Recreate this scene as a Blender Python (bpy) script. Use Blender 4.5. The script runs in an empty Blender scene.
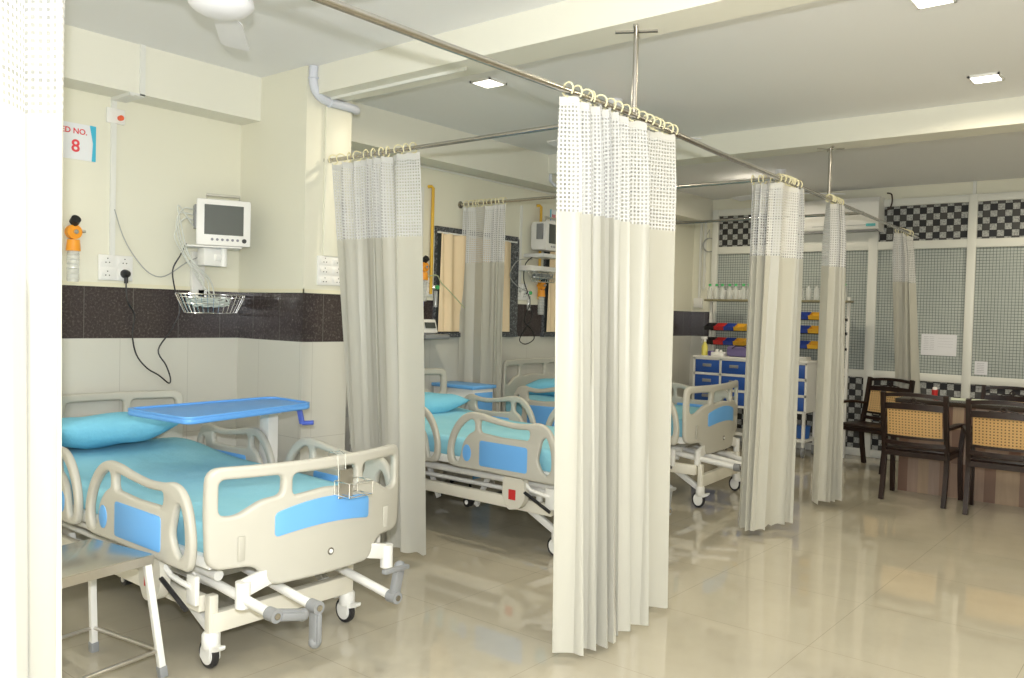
import bpy, bmesh, math, random
from mathutils import Vector, Matrix
random.seed(7)
scn = bpy.context.scene
COL = scn.collection
PI = math.pi

# ---------------------------------------------------------------- materials
MATS = {}
def mat(name, color=(.8, .8, .8), rough=.5, metal=0., spec=None, alpha=None, trans=0., coat=0., emis=None, estr=0.):
    m = bpy.data.materials.new(name); m.use_nodes = True
    b = m.node_tree.nodes['Principled BSDF']
    b.inputs['Base Color'].default_value = (*color, 1)
    b.inputs['Roughness'].default_value = rough
    b.inputs['Metallic'].default_value = metal
    if spec is not None: b.inputs['Specular IOR Level'].default_value = spec
    if alpha is not None: b.inputs['Alpha'].default_value = alpha
    b.inputs['Transmission Weight'].default_value = trans
    b.inputs['Coat Weight'].default_value = coat
    if emis: b.inputs['Emission Color'].default_value = (*emis, 1); b.inputs['Emission Strength'].default_value = estr
    MATS[name] = m
    return m
class NT:
    def __init__(s, m): s.t = m.node_tree; s.b = s.t.nodes['Principled BSDF']; s.out = s.t.nodes['Material Output']
    def n(s, kind, **kw):
        nd = s.t.nodes.new(kind)
        for k, v in kw.items():
            if k.startswith('i_'): nd.inputs[int(k[2:])].default_value = v
            else: setattr(nd, k, v)
        return nd
    def l(s, a, b): s.t.links.new(a, b)
    def math(s, op, a, b=None, c=None):
        nd = s.t.nodes.new('ShaderNodeMath'); nd.operation = op
        for i, v in enumerate((a, b, c)):
            if v is None: continue
            if isinstance(v, (int, float)): nd.inputs[i].default_value = v
            else: s.l(v, nd.inputs[i])
        return nd.outputs[0]
    def pos(s):
        g = s.n('ShaderNodeNewGeometry'); x = s.n('ShaderNodeSeparateXYZ'); s.l(g.outputs['Position'], x.inputs[0]); return x.outputs
    def uv(s):
        g = s.n('ShaderNodeUVMap'); x = s.n('ShaderNodeSeparateXYZ'); s.l(g.outputs[0], x.inputs[0]); return x.outputs
    def obj(s):
        g = s.n('ShaderNodeTexCoord'); x = s.n('ShaderNodeSeparateXYZ'); s.l(g.outputs['Object'], x.inputs[0]); return x.outputs
    def line(s, c, period, width, off=0.):      # 1 on a thin joint
        f = s.math('FRACT', s.math('DIVIDE', s.math('ADD', c, off + 1000 * period), period))
        return s.math('LESS_THAN', f, width / period)
    def mix(s, f, a, b):
        nd = s.n('ShaderNodeMix', data_type='RGBA')
        if isinstance(f, (int, float)): nd.inputs[0].default_value = f
        else: s.l(f, nd.inputs[0])
        for i, v in ((6, a), (7, b)):
            if isinstance(v, tuple): nd.inputs[i].default_value = (*v, 1)
            else: s.l(v, nd.inputs[i])
        return nd.outputs[2]
    def noise(s, scale, detail=3, rough=.6, stretch=None):
        t = s.n('ShaderNodeTexCoord'); nz = s.n('ShaderNodeTexNoise'); nz.inputs['Scale'].default_value = scale
        nz.inputs['Detail'].default_value = detail; nz.inputs['Roughness'].default_value = rough
        if stretch:
            mp = s.n('ShaderNodeMapping'); mp.inputs['Scale'].default_value = stretch
            s.l(t.outputs['Object'], mp.inputs[0]); s.l(mp.outputs[0], nz.inputs['Vector'])
        else: s.l(t.outputs['Object'], nz.inputs['Vector'])
        return nz.outputs[0]
    def ramp(s, f, stops):
        r = s.n('ShaderNodeValToRGB'); e = r.color_ramp.elements
        e[0].position, e[0].color = stops[0][0], (*stops[0][1], 1); e[1].position, e[1].color = stops[-1][0], (*stops[-1][1], 1)
        for p, c in stops[1:-1]:
            q = e.new(p); q.color = (*c, 1)
        s.l(f, r.inputs[0]); return r.outputs[0]
    def col(s, c): s.l(c, s.b.inputs['Base Color'])
    def bump(s, h, st=.3, d=.01):
        bp = s.n('ShaderNodeBump'); bp.inputs['Strength'].default_value = st; bp.inputs['Distance'].default_value = d
        s.l(h, bp.inputs['Height']); s.l(bp.outputs[0], s.b.inputs['Normal'])

WALL = mat('cream_paint', (.78, .77, .655), .45)
CEIL = mat('ceiling_paint', (.85, .86, .87), .9)
BEAMP = mat('beam_paint', (.79, .785, .70), .7)
def dado(name, axis):
    """painted wall with a band of dark granite tiles and pale glossy tiles below"""
    m = mat(name, (.8, .8, .8), .3); n = NT(m); p = n.pos(); z = p[2]; u = p[axis]
    band = n.math('MULTIPLY', n.math('GREATER_THAN', z, 1.292), n.math('LESS_THAN', z, 1.607))
    low = n.math('LESS_THAN', z, 1.292)
    sp = n.noise(70, 4, .7)
    gran = n.ramp(sp, [(0., (.018, .013, .013)), (.52, (.050, .040, .041)), (.66, (.10, .082, .08)), (.78, (.36, .32, .30))])
    jb = n.line(u, .30, .003, .12)
    gran = n.mix(jb, gran, (.16, .15, .14))
    jl = n.math('MAXIMUM', n.line(u, .45, .003, .2), n.line(z, .62, .003, .57))
    lowc = n.mix(jl, (.60, .595, .54), (.45, .44, .40))
    c = n.mix(band, n.mix(low, (.78, .77, .655), lowc), gran)
    n.col(c)
    til = n.math('MAXIMUM', band, low)
    n.l(n.math('SUBTRACT', .5, n.math('MULTIPLY', til, .32)), n.b.inputs['Roughness'])
    return m
WALLY = dado('tiled_wall_along', 1); WALLX = dado('tiled_wall_across', 0)
FLOOR = mat('vitrified_floor', (.6, .55, .45), .08); n = NT(FLOOR); p = n.pos()
j = n.math('MAXIMUM', n.line(p[0], .8, .003, .2), n.line(p[1], .8, .003, .1))
nz = n.ramp(n.noise(1.6, 5, .6), [(.3, (.385, .355, .28)), (.7, (.45, .415, .325))])
n.col(n.mix(j, nz, (.30, .27, .21))); n.b.inputs['Specular IOR Level'].default_value = .7
n.l(n.math('MULTIPLY_ADD', n.noise(9, 3), .03, .028), n.b.inputs['Roughness'])

STEEL = mat('brushed_steel', (.62, .60, .57), .28, 1.)
STEELD = mat('stainless_tube', (.50, .48, .45), .22, 1.)
CHROME = mat('chrome', (.8, .8, .8), .12, 1.)
PLAS = mat('ivory_plastic', (.50, .488, .43), .38)
PLASD = mat('ivory_bracket', (.63, .61, .53), .45)
BLUE = mat('blue_laminate', (.15, .42, .84), .4)
WHITEM = mat('white_powder_steel', (.78, .78, .75), .38)
CREAMM = mat('cream_powder_steel', (.74, .715, .62), .4)
GREYM = mat('grey_crank_plastic', (.25, .26, .27), .4)
RUB = mat('black_rubber', (.02, .02, .022), .5)
WPL = mat('white_plastic', (.82, .82, .80), .4)
CREAMPL = mat('cream_hook_plastic', (.80, .75, .50), .4)
SHEET = mat('turquoise_sheet', (.16, .48, .60), .9); n = NT(SHEET)
n.col(n.ramp(n.noise(3., 4), [(.3, (.26, .60, .74)), (.7, (.32, .66, .79))])); n.bump(n.noise(7., 5, .6), .35, .03)
PILLOWM = mat('turquoise_pillowcase', (.21, .59, .80), .85); n = NT(PILLOWM); n.bump(n.noise(9., 5, .6), .5, .03)
CLOTH = mat('ivory_curtain_satin', (.56, .553, .495), .36); n = NT(CLOTH)
n.b.inputs['Sheen Weight'].default_value = .3; n.b.inputs['Specular IOR Level'].default_value = .45
n.bump(n.noise(40, 3, .5, (1, 1, .05)), .08, .01)
tr = n.n('ShaderNodeBsdfTranslucent'); tr.inputs[0].default_value = (.72, .70, .60, 1)
ms = n.n('ShaderNodeMixShader'); ms.inputs[0].default_value = .22
n.l(n.b.outputs[0], ms.inputs[1]); n.l(tr.outputs[0], ms.inputs[2]); n.l(ms.outputs[0], n.out.inputs[0])
NET = mat('white_curtain_net', (.61, .615, .61), .8); n = NT(NET); uv = n.uv()
def grid_alpha(n, uv, per, w):
    return n.math('MAXIMUM', n.line(uv[0], per, w), n.line(uv[1], per, w))
thr = grid_alpha(n, uv, .0185, .0082)
a = n.math('MAXIMUM', thr, .30)
tp = n.n('ShaderNodeBsdfTransparent'); ms = n.n('ShaderNodeMixShader')
n.l(a, ms.inputs[0]); n.l(tp.outputs[0], ms.inputs[1]); n.l(n.b.outputs[0], ms.inputs[2]); n.l(ms.outputs[0], n.out.inputs[0])
GLASS = mat('wired_obscure_glass', (.36, .42, .40), .22); n = NT(GLASS); p = n.pos()
g = n.math('MAXIMUM', n.line(p[0], .031, .0042), n.line(p[2], .031, .0042))
n.col(n.mix(g, n.ramp(n.noise(2.5), [(.3, (.40, .44, .43)), (.7, (.46, .50, .48))]), (.09, .11, .11)))
MOS = mat('checker_mosaic', (.3, .3, .3), .35); n = NT(MOS); p = n.pos(); S = .068
ix = n.math('FLOOR', n.math('DIVIDE', n.math('ADD', p[0], 10), S)); iz = n.math('FLOOR', n.math('DIVIDE', p[2], S))
sel = n.math('LESS_THAN', n.math('FLOORED_MODULO', n.math('ADD', ix, iz), 2.), .5)
sel2 = n.math('LESS_THAN', n.math('FLOORED_MODULO', ix, 2.), .5)
fl = n.ramp(n.noise(60, 4, .8), [(.35, (.16, .17, .17)), (.6, (.50, .51, .50))])
dk = n.mix(sel2, (.012, .013, .018), (.055, .055, .055))
c = n.mix(sel, dk, fl)
gr = n.math('MAXIMUM', n.line(p[0], S, .005, 10), n.line(p[2], S, .005))
n.col(n.mix(gr, c, (.02, .02, .02)))
WOOD = mat('dark_lacquered_wood', (.028, .013, .010), .36, spec=.35); n = NT(WOOD)
n.col(n.ramp(n.noise(14, 3, .6, (1, 1, .15)), [(.3, (.010, .005, .004)), (.75, (.026, .011, .008))]))
CANE = mat('woven_cane', (.72, .50, .24), .6); n = NT(CANE); uv = n.uv()
fx = n.math('SUBTRACT', n.math('FRACT', n.math('DIVIDE', uv[0], .024)), .5); fy = n.math('SUBTRACT', n.math('FRACT', n.math('DIVIDE', uv[1], .024)), .5)
hole = n.math('LESS_THAN', n.math('ADD', n.math('MULTIPLY', fx, fx), n.math('MULTIPLY', fy, fy)), .05)
n.col(n.mix(hole, (.80, .56, .27), (.18, .10, .04)))
PLANK = mat('striped_wood_tile', (.3, .2, .15), .4); n = NT(PLANK); p = n.pos()
cell = n.n('ShaderNodeTexWhiteNoise', noise_dimensions='2D'); cx = n.n('ShaderNodeCombineXYZ')
n.l(n.math('FLOOR', n.math('DIVIDE', n.math('ADD', p[0], 3.02), .088)), cx.inputs[0]); n.l(n.math('FLOOR', n.math('DIVIDE', p[2], .30)), cx.inputs[1]); n.l(cx.outputs[0], cell.inputs[0])
base = n.ramp(cell.outputs[0], [(0., (.16, .085, .06)), (.35, (.27, .17, .12)), (.6, (.40, .31, .26)), (.8, (.33, .22, .16)), (1., (.44, .33, .22))])
gn = n.noise(6, 4, .6, (6, 1, .5))
n.col(n.mix(n.math('MULTIPLY', gn, .5), base, (.12, .07, .05)))
FRAME = mat('white_upvc', (.74, .75, .71), .4)
DRAWB = mat('royal_blue_drawer', (.020, .085, .36), .35)
GRANITE = mat('grey_granite', (.1, .1, .1), .3); n = NT(GRANITE); n.col(n.ramp(n.noise(60, 4, .8), [(.4, (.02, .02, .025)), (.55, (.10, .11, .12)), (.68, (.45, .47, .48))]))
PEACH = mat('peach_window_cloth', (.84, .68, .46), .8)
YEL = mat('yellow_gas_pipe', (.72, .44, .04), .4)
ORA = mat('orange_regulator', (.85, .33, .02), .4)
BLK = mat('black_plastic', (.012, .012, .014), .4)
GREYC = mat('grey_cable', (.38, .39, .38), .5)
SCREEN = mat('dark_screen', (.075, .085, .08), .22)
CLEAR = mat('clear_plastic', (.85, .88, .87), .08, alpha=.35)
GREEN = mat('green_cap', (.06, .45, .14), .5)
RED = mat('red_plastic', (.55, .03, .03), .4)
YELP = mat('yellow_plastic', (.75, .42, .03), .4)
NAVY = mat('blue_bin_plastic', (.02, .06, .35), .4)
SIGNW = mat('sign_white', (.80, .82, .86), .4)
SIGNR = mat('sign_red', (.72, .06, .08), .5)
SIGNC = mat('sign_cyan', (.06, .48, .70), .5)
PAPER = mat('paper', (.74, .75, .80), .8)
INK = mat('ink', (.25, .25, .30), .8)
PURP = mat('mauve_pouch', (.16, .13, .30), .6)
LED = mat('led_diffuser', (1, .97, .9), .5, emis=(1, .95, .84), estr=9)
PVC = mat('pale_grey_pvc', (.64, .67, .76), .4)
PVCW = mat('white_pvc_trunking', (.76, .77, .74), .45)
OXBLUE = mat('violet_blue_plastic', (.10, .16, .62), .4)
TBLUE = mat('blue_table_plastic', (.13, .38, .84), .35)
OCREAM = mat('off_white_fan', (.80, .81, .86), .35)

# ---------------------------------------------------------------- mesh helpers
class MB:
    def __init__(s): s.b = bmesh.new(); s.uv = s.b.loops.layers.uv.new('UVMap')
    def box(s, c, d, rot=None, bev=0.):
        M = Matrix.Translation(Vector(c)) @ (rot.to_4x4() if rot else Matrix.Identity(4)) @ Matrix.Diagonal((*d, 1))
        r = bmesh.ops.create_cube(s.b, size=1, matrix=M)
        if bev > 0:
            es = list({e for v in r['verts'] for e in v.link_edges})
            bmesh.ops.bevel(s.b, geom=es, offset=bev, segments=2, affect='EDGES', profile=.5)
        return s
    def bb(s, a, b, bev=0.): return s.box([(a[i] + b[i]) / 2 for i in range(3)], [abs(b[i] - a[i]) for i in range(3)], None, bev)
    def bar(s, a, b, w, h=None, up=(0, 0, 1), bev=0.):      # rectangular bar between two points
        a, b = Vector(a), Vector(b); d = b - a; L = d.length; x = d.normalized(); u = Vector(up)
        if abs(x.dot(u)) > .98: u = Vector((1, 0, 0))
        y = u.cross(x).normalized(); z = x.cross(y)
        return s.box((a + b) / 2, (L, w, h or w), Matrix((x, y, z)).transposed(), bev)
    def cyl(s, a, b, r, r2=None, seg=16, caps=True):
        a, b = Vector(a), Vector(b); d = b - a
        M = Matrix.Translation((a + b) / 2) @ d.to_track_quat('Z', 'Y').to_matrix().to_4x4()
        bmesh.ops.create_cone(s.b, cap_ends=caps, segments=seg, radius1=r, radius2=r if r2 is None else r2, depth=d.length, matrix=M)
        return s
    def sph(s, c, r, seg=14, sc=(1, 1, 1)):
        bmesh.ops.create_uvsphere(s.b, u_segments=seg, v_segments=seg // 2, radius=r, matrix=Matrix.Translation(Vector(c)) @ Matrix.Diagonal((*sc, 1)))
        return s
    def tube(s, pts, r, seg=8, closed=False, caps=True, rad=None):
        pts = [Vector(p) for p in pts]; n = len(pts); rings = []; prev = None
        for i, p in enumerate(pts):
            if closed: t = pts[(i + 1) % n] - pts[i - 1]
            else: t = pts[min(i + 1, n - 1)] - pts[max(i - 1, 0)]
            t = t.normalized() if t.length > 1e-9 else Vector((0, 0, 1))
            if prev is None:
                u = Vector((0, 0, 1)) if abs(t.z) < .9 else Vector((1, 0, 0)); u = (u - t * u.dot(t)).normalized()
            else:
                u = prev - t * prev.dot(t); u = u.normalized() if u.length > 1e-6 else prev
            prev = u; w = t.cross(u); rr = rad[i] if rad else r
            rings.append([s.b.verts.new(p + (u * math.cos(2 * PI * k / seg) + w * math.sin(2 * PI * k / seg)) * rr) for k in range(seg)])
        for i in range(n if closed else n - 1):
            A, B = rings[i], rings[(i + 1) % n]
            for k in range(seg): s.b.faces.new((A[k], A[(k + 1) % seg], B[(k + 1) % seg], B[k]))
        if caps and not closed: s.b.faces.new(rings[0][::-1]); s.b.faces.new(rings[-1])
        return s
    def lathe(s, prof, c=(0, 0, 0), seg=20, M=None):
        rings = []; T = (M or Matrix.Identity(4))
        for r, z in prof:
            rings.append([s.b.verts.new(Vector(c) + (T @ Vector((max(r, 1e-4) * math.cos(2 * PI * k / seg), max(r, 1e-4) * math.sin(2 * PI * k / seg), z)))) for k in range(seg)])
        for i in range(len(rings) - 1):
            for k in range(seg): s.b.faces.new((rings[i][k], rings[i][(k + 1) % seg], rings[i + 1][(k + 1) % seg], rings[i + 1][k]))
        s.b.faces.new(rings[0][::-1]); s.b.faces.new(rings[-1]); return s
    def tor(s, c, R, r, M=None, seg=20, sub=6, a0=0, a1=2 * PI):
        full = abs(a1 - a0 - 2 * PI) < 1e-6; k = seg if full else seg + 1; pts = []
        for i in range(k):
            a = a0 + (a1 - a0) * i / seg; v = Vector((R * math.cos(a), R * math.sin(a), 0)); pts.append(Vector(c) + ((M @ v) if M else v))
        return s.tube(pts, r, sub, closed=full)
    def poly(s, pts, thick, plane='XZ', at=0.):          # extruded polygon, centred on plane
        def P(a, b, t): return {'XZ': (a, at + t, b), 'YZ': (at + t, a, b), 'XY': (a, b, at + t)}[plane]
        A = [s.b.verts.new(P(a, b, -thick / 2)) for a, b in pts]; B = [s.b.verts.new(P(a, b, thick / 2)) for a, b in pts]; n = len(pts)
        s.b.faces.new(A); s.b.faces.new(B[::-1])
        for i in range(n): s.b.faces.new((A[i], B[i], B[(i + 1) % n], A[(i + 1) % n]))
        return s
    def build(s, name, m, parent=None, smooth=True, loc=None, angle=40):
        bmesh.ops.recalc_face_normals(s.b, faces=s.b.faces[:])
        me = bpy.data.meshes.new(name); s.b.to_mesh(me); s.b.free()
        if isinstance(m, (list, tuple)):
            for q in m: me.materials.append(q)
        else: me.materials.append(m)
        if smooth:
            for p in me.polygons: p.use_smooth = True
            me.set_sharp_from_angle(angle=math.radians(angle))
        o = bpy.data.objects.new(name, me); COL.objects.link(o)
        if parent: o.parent = parent
        if loc: o.location = loc
        return o
def tag(o, label=None, cat=None, group=None, kind=None):
    for k, v in (('label', label), ('category', cat), ('group', group), ('kind', kind)):
        if v: o[k] = v
    return o
def thing(name, label, cat, loc=(0, 0, 0), rz=0., group=None):
    o = bpy.data.objects.new(name, None); COL.objects.link(o); o.empty_display_size = .1
    o.location = loc; o.rotation_euler = (0, 0, rz); return tag(o, label, cat, group)
def struct(name, mb, m, parent=None, smooth=False):
    o = mb.build(name, m, parent, smooth)
    if not parent: o['kind'] = 'structure'
    return o
def copy_tree(o, parent=None):
    c = o.copy(); COL.objects.link(c)
    if parent: c.parent = parent
    for ch in list(o.children): copy_tree(ch, c)
    return c
def catmull(pts, k=6, closed=True):
    out = []; n = len(pts)
    for i in range(n if closed else n - 1):
        if closed: p0, p1, p2, p3 = pts[i - 1], pts[i], pts[(i + 1) % n], pts[(i + 2) % n]
        else: p0, p1, p2, p3 = pts[max(i - 1, 0)], pts[i], pts[i + 1], pts[min(i + 2, n - 1)]
        for j in range(k):
            t = j / k
            out.append(tuple(.5 * ((2 * p1[d]) + (-p0[d] + p2[d]) * t + (2 * p0[d] - 5 * p1[d] + 4 * p2[d] - p3[d]) * t * t + (-p0[d] + 3 * p1[d] - 3 * p2[d] + p3[d]) * t ** 3) for d in range(len(p1))))
    if not closed: out.append(tuple(pts[-1]))
    return out
def rounded(pts, r, k=5):
    """polygon with rounded corners"""
    out = []; n = len(pts)
    for i in range(n):
        a, b, c = Vector(pts[i - 1]), Vector(pts[i]), Vector(pts[(i + 1) % n])
        u, v = (a - b), (c - b); q = min(r, u.length * .45, v.length * .45)
        p, e = b + u.normalized() * q, b + v.normalized() * q
        for j in range(k + 1):
            t = j / k; w = p * (1 - t) ** 2 + b * 2 * t * (1 - t) + e * t * t; out.append(tuple(w))
    return out
def plate(name, loops, thick, bev, m, parent, frame, cuts=(), bend=None, bevres=3):
    """solid plate with holes: closed 2D loops, rounded edges. frame maps (u, v, w) to local coordinates"""
    cu = bpy.data.curves.new(name, 'CURVE'); cu.dimensions = '2D'; cu.fill_mode = 'BOTH'
    cu.extrude = thick / 2 - bev; cu.bevel_depth = bev; cu.bevel_resolution = bevres; cu.offset = -bev
    for L in loops:
        sp = cu.splines.new('POLY'); sp.points.add(len(L) - 1)
        for q, (a, b) in zip(sp.points, L): q.co = (a, b, 0, 1)
        sp.use_cyclic_u = True
    t = bpy.data.objects.new('tmp', cu); COL.objects.link(t)
    dg = bpy.context.evaluated_depsgraph_get(); me0 = bpy.data.meshes.new_from_object(t.evaluated_get(dg))
    bpy.data.objects.remove(t); bpy.data.curves.remove(cu)
    b = bmesh.new(); b.from_mesh(me0); bpy.data.meshes.remove(me0)
    bmesh.ops.remove_doubles(b, verts=b.verts[:], dist=1e-5)
    for c in cuts:
        bmesh.ops.bisect_plane(b, geom=b.verts[:] + b.edges[:] + b.faces[:], plane_co=(c, 0, 0), plane_no=(1, 0, 0))
    for v in b.verts:
        u, w, h = v.co
        if bend: h += bend(u)
        v.co = frame(u, w, h)
    bmesh.ops.recalc_face_normals(b, faces=b.faces[:])
    me = bpy.data.meshes.new(name); b.to_mesh(me); b.free(); me.materials.append(m)
    for p in me.polygons: p.use_smooth = True
    me.set_sharp_from_angle(angle=math.radians(45))
    o = bpy.data.objects.new(name, me); COL.objects.link(o); o.parent = parent
    return o

# ---------------------------------------------------------------- setting
ZC, YF, XC = 3.04, 10.0, .725
COL1, COL2 = 3.32, 3.685
struct('floor', MB().bb((-.4, -2.6, -.1), (8.2, 10.3, 0)), FLOOR)
struct('ceiling', MB().bb((-.4, -2.6, ZC), (8.2, 10.3, ZC + .1)), CEIL)
struct('wall_left', MB().bb((-.2, -2.6, 0), (0, 10.2, ZC)), WALLY)
struct('wall_right', MB().bb((8.0, -2.6, 0), (8.2, 10.2, ZC)), WALL)
struct('wall_near', MB().bb((-.2, -2.6, 0), (8.2, -2.4, ZC)), WALL)
# pier by the first bed: front face along the ward, side face across it
b = MB().bb((0, COL1, 0), (XC, COL2, ZC))
o = struct('wall_pier', b, [WALLY, WALLX])
for f in o.data.polygons: f.material_index = 1 if abs(f.normal.y) > .5 else 0
struct('trim_1', MB().bb((0, -2.4, 2.75), (.228, COL1, ZC)), BEAMP)            # drop beam along the head wall
struct('trim_2', MB().bb((0, COL2, 2.75), (.25, YF, ZC)), BEAMP)
struct('trim_3', MB().bb((0, 3.365, 2.865), (8, 3.60, ZC)), BEAMP)               # cross beams
struct('trim_4', MB().bb((0, 6.49, 2.862), (8, 6.75, ZC)), BEAMP)
# ledge over the dark band
b = MB(); b.bb((0, -2.4, 1.605), (.012, COL1, 1.63)); b.bb((0, COL1 - .012, 1.605), (XC + .012, COL1, 1.63)); b.bb((XC, COL1 - .012, 1.605), (XC + .012, COL2, 1.63))
struct('trim_5', b, mat('cream_moulding', (.76, .73, .56), .4))
# far wall: painted head and left jamb, then a glazed screen
struct('wall_far', MB().bb((0, YF, 0), (8, YF + .2, ZC)), WALLX)
b = MB()
WX = [(.36, 1.02), (1.06, 2.20), (2.30, 3.20), (3.285, 4.40), (4.48, 5.6), (5.68, 6.8)]
ZT0, ZT1, ZG0, ZG1, ZB0, ZB1 = 2.43, 2.82, .985, 2.34, .085, .90
for zz in ((2.82, 2.90), (2.34, 2.43), (.90, .985), (0, .085)): b.bb((.28, YF - .05, zz[0]), (6.9, YF, zz[1]), .006)
for x0, x1 in [(.28, .36), (1.02, 1.06), (2.20, 2.30), (3.20, 3.285), (4.40, 4.48), (5.60, 5.68), (6.80, 6.9)]: b.bb((x0, YF - .055, 0), (x1, YF, 2.90), .006)
wf = struct('window_1', b, FRAME, smooth=True)
for x0, x1 in WX:
    MB().bb((x0, YF - .02, ZG0), (x1, YF - .008, ZG1)).build('pane', GLASS, wf, False)
    MB().bb((x0, YF - .02, ZB0), (x1, YF - .008, ZB1)).build('mosaic_panel', MOS, wf, False)
    if x0 < .5 or x0 > 2.2: MB().bb((x0, YF - .02, ZT0), (x1, YF - .008, ZT1)).build('mosaic_panel', MOS, wf, False)
    else: MB().bb((x0, YF - .02, ZT0), (x1, YF - .008, ZT1)).build('blank_panel', FRAME, wf, False)
# two curtained windows in the head wall
for i, (y0, y1) in enumerate([(5.24, 6.30), (6.80, 7.7)]):
    b = MB(); z0, z1 = 1.33, 2.23
    for a, c in (((0, y0 - .02, z1 - .04), (.03, y1 + .04, z1 + .02)), ((0, y0 - .04, z0 - .04), (.05, y1 + .04, z0)), ((0, y0 - .015, z0), (.025, y0, z1)), ((0, y1 - .06, z0), (.025, y1 + .06, z1))): b.bb(a, c)
    w = struct('window_%d' % (i + 2), b, GRANITE)
    MB().bb((0, y0, z0), (.008, y1 - .05, z1)).build('pane', SCREEN, w, False)
    MB().cyl((.045, y0 - .02, z1 - .035), (.045, y1, z1 - .035), .008).build('curtain_rod', WPL, w)
    c = MB(); N = 90; rows = []
    for k in range(N + 1):
        t = k / N; y = y0 + .004 + (y1 - y0 - .07) * t; ph = t * 2 * PI * 11
        rows.append([c.b.verts.new((.048 + .022 * math.sin(ph * .6 + 1.6 * math.sin(3 * t * PI) + q) + .012 * (1 - q) * math.sin(ph * .5), y, z0 + .01 + (z1 - z0 - .05) * q)) for q in (0, .25, .5, .75, 1)])
    for k in range(N):
        for q in range(4): c.b.faces.new((rows[k][q], rows[k + 1][q], rows[k + 1][q + 1], rows[k][q + 1]))
    c.build('window_cloth', PEACH, w)

# ---------------------------------------------------------------- ceiling lights
def led(x, y, label, s=.15, grp=None):
    t = thing('ceiling_light', label, 'ceiling light', (x, y, ZC), 0, grp)
    b = MB(); h = s / 2 + .012
    for a in range(4):
        R = Matrix.Rotation(a * PI / 2, 3, 'Z'); b.box(R @ Vector((h - .006, 0, -.006)), (.012, 2 * h, .014) if a % 2 == 0 else (.012, 2 * h, .014), R)
    b.build('frame', WPL, t, False)
    MB().box((0, 0, -.004), (s, s, .006)).build('diffuser', LED, t, False)
    L = bpy.data.lights.new('led', 'AREA'); L.shape = 'SQUARE'; L.size = s; L.energy = LEDW; L.color = (1, .88, .66); L.spread = math.radians(168)
    o = bpy.data.objects.new('led_emitter', L); COL.objects.link(o); o.location = (x, y, ZC - .02)
LEDW = 18
led(1.43, 4.25, 'square ceiling light beside the first beam, nearest the pier')
led(4.07, 5.88, 'square ceiling light before the second beam, on the right')
led(4.12, 4.33, 'square ceiling light cut by the top edge of the photo')
led(1.26, 8.77, 'distant square ceiling light above the folded curtain by the blue drawers')
for x, y in ((6.4, 5.9), (6.4, 2.3), (4.1, 8.9), (6.4, 8.9), (4.1, 1.2), (1.4, -.6)):  # unseen ceiling lights, added out of view to light the ward
    led(x, y, 'unseen square ceiling light added to light the ward', grp='added unseen ceiling lights')

# ---------------------------------------------------------------- ceiling fans
def fan(x, y, rz, zb, label):
    t = thing('ceiling_fan', label, 'ceiling fan', (x, y, ZC), rz, 'ceiling fans')
    MB().lathe([(.012, 0), (.055, 0), (.05, -.05), (.03, -.07), (.012, -.075)]).build('canopy', OCREAM, t)
    MB().cyl((0, 0, -.06), (0, 0, zb + .08), .011).build('rod', WPL, t)
    MB().lathe([(.02, zb + .10), (.07, zb + .095), (.115, zb + .07), (.125, zb + .045), (.122, zb + .040), (.127, zb + .034), (.122, zb + .02), (.105, zb + .005), (.07, zb - .012), (.03, zb - .018)], seg=32).build('motor_housing', OCREAM, t)
    for k in range(3):
        R = Matrix.Rotation(k * 2 * PI / 3, 4, 'Z') @ Matrix.Rotation(math.radians(10), 4, 'X'); b = MB()
        pr = [(.10, .035), (.20, .045), (.26, .062), (.62, .072), (.64, .05), (.64, -.05), (.62, -.06), (.26, -.058), (.20, -.04), (.10, -.03)]
        b.poly(pr, .006, 'XY'); bmesh.ops.transform(b.b, matrix=Matrix.Translation((0, 0, zb + .05)) @ R, verts=b.b.verts[:])
        b.build('blade', OCREAM, t, False)
    return t
fan(2.10, 1.87, math.radians(142), -.37, 'white ceiling fan at the top left, nearest the camera')
fan(1.88, 5.10, math.radians(50), -.28, 'white ceiling fan behind the big middle curtain')
fan(1.79, 8.35, math.radians(36), -.28, 'far white ceiling fan near the blue drawer trolley')

# ---------------------------------------------------------------- curtain rails
ZR = 2.467
def rail_x(y): return 3.0 + (.025 if 0 < y < 3.6 else 0) - max(0, y - 3.6) * .043 if y > 3.4 else 3.0 + .026 * max(0, min(1, (y - 2.2) / 1.1))
t = thing('curtain_rail', 'long stainless curtain rail running down the ward to the glazed screen', 'curtain rail', (3.0, .2, ZR))
pts = [(rail_x(y) - 3.0, y - .2, 0) for y in (.2, 1, 2.2, 2.9, 3.45, 4.5, 5.6, 6.6, 8, 9.2, 9.94)]
MB().tube(pts, .0148, 14).build('rod', STEELD, t)
for y, zt in ((3.49, 2.865), (6.66, 2.862)):
    x = rail_x(y) - 3.0; b = MB().cyl((x, y - .2, 0), (x, y - .2, zt - ZR - .006), .013, seg=14)
    po = b.build('drop_pole', STEELD, t)
    b = MB()
    for a in (.5, .5 + PI / 2): b.box((x, y - .2, zt - ZR - .004), (.20, .022, .008), Matrix.Rotation(a, 3, 'Z'))
    b.build('cross_flange', STEELD, po, False)
def cross_rail(x0, x1, y, label):
    t = thing('curtain_rail', label, 'curtain rail', (x0, y, ZR), 0, 'cross rails')
    MB().tube([(0, 0, 0), ((x1 - x0) / 2, 0, 0), (x1 - x0, 0, 0)], .013, 12).build('rod', STEELD, t)
    MB().lathe([(.032, 0), (.032, .006), (.016, .012), (.016, .03)], M=Matrix.Rotation(PI / 2, 4, 'Y')).build('wall_flange', STEELD, t)
cross_rail(XC, 3.0, 3.49, 'stainless cross rail carrying the curtain beside the pier')
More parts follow.
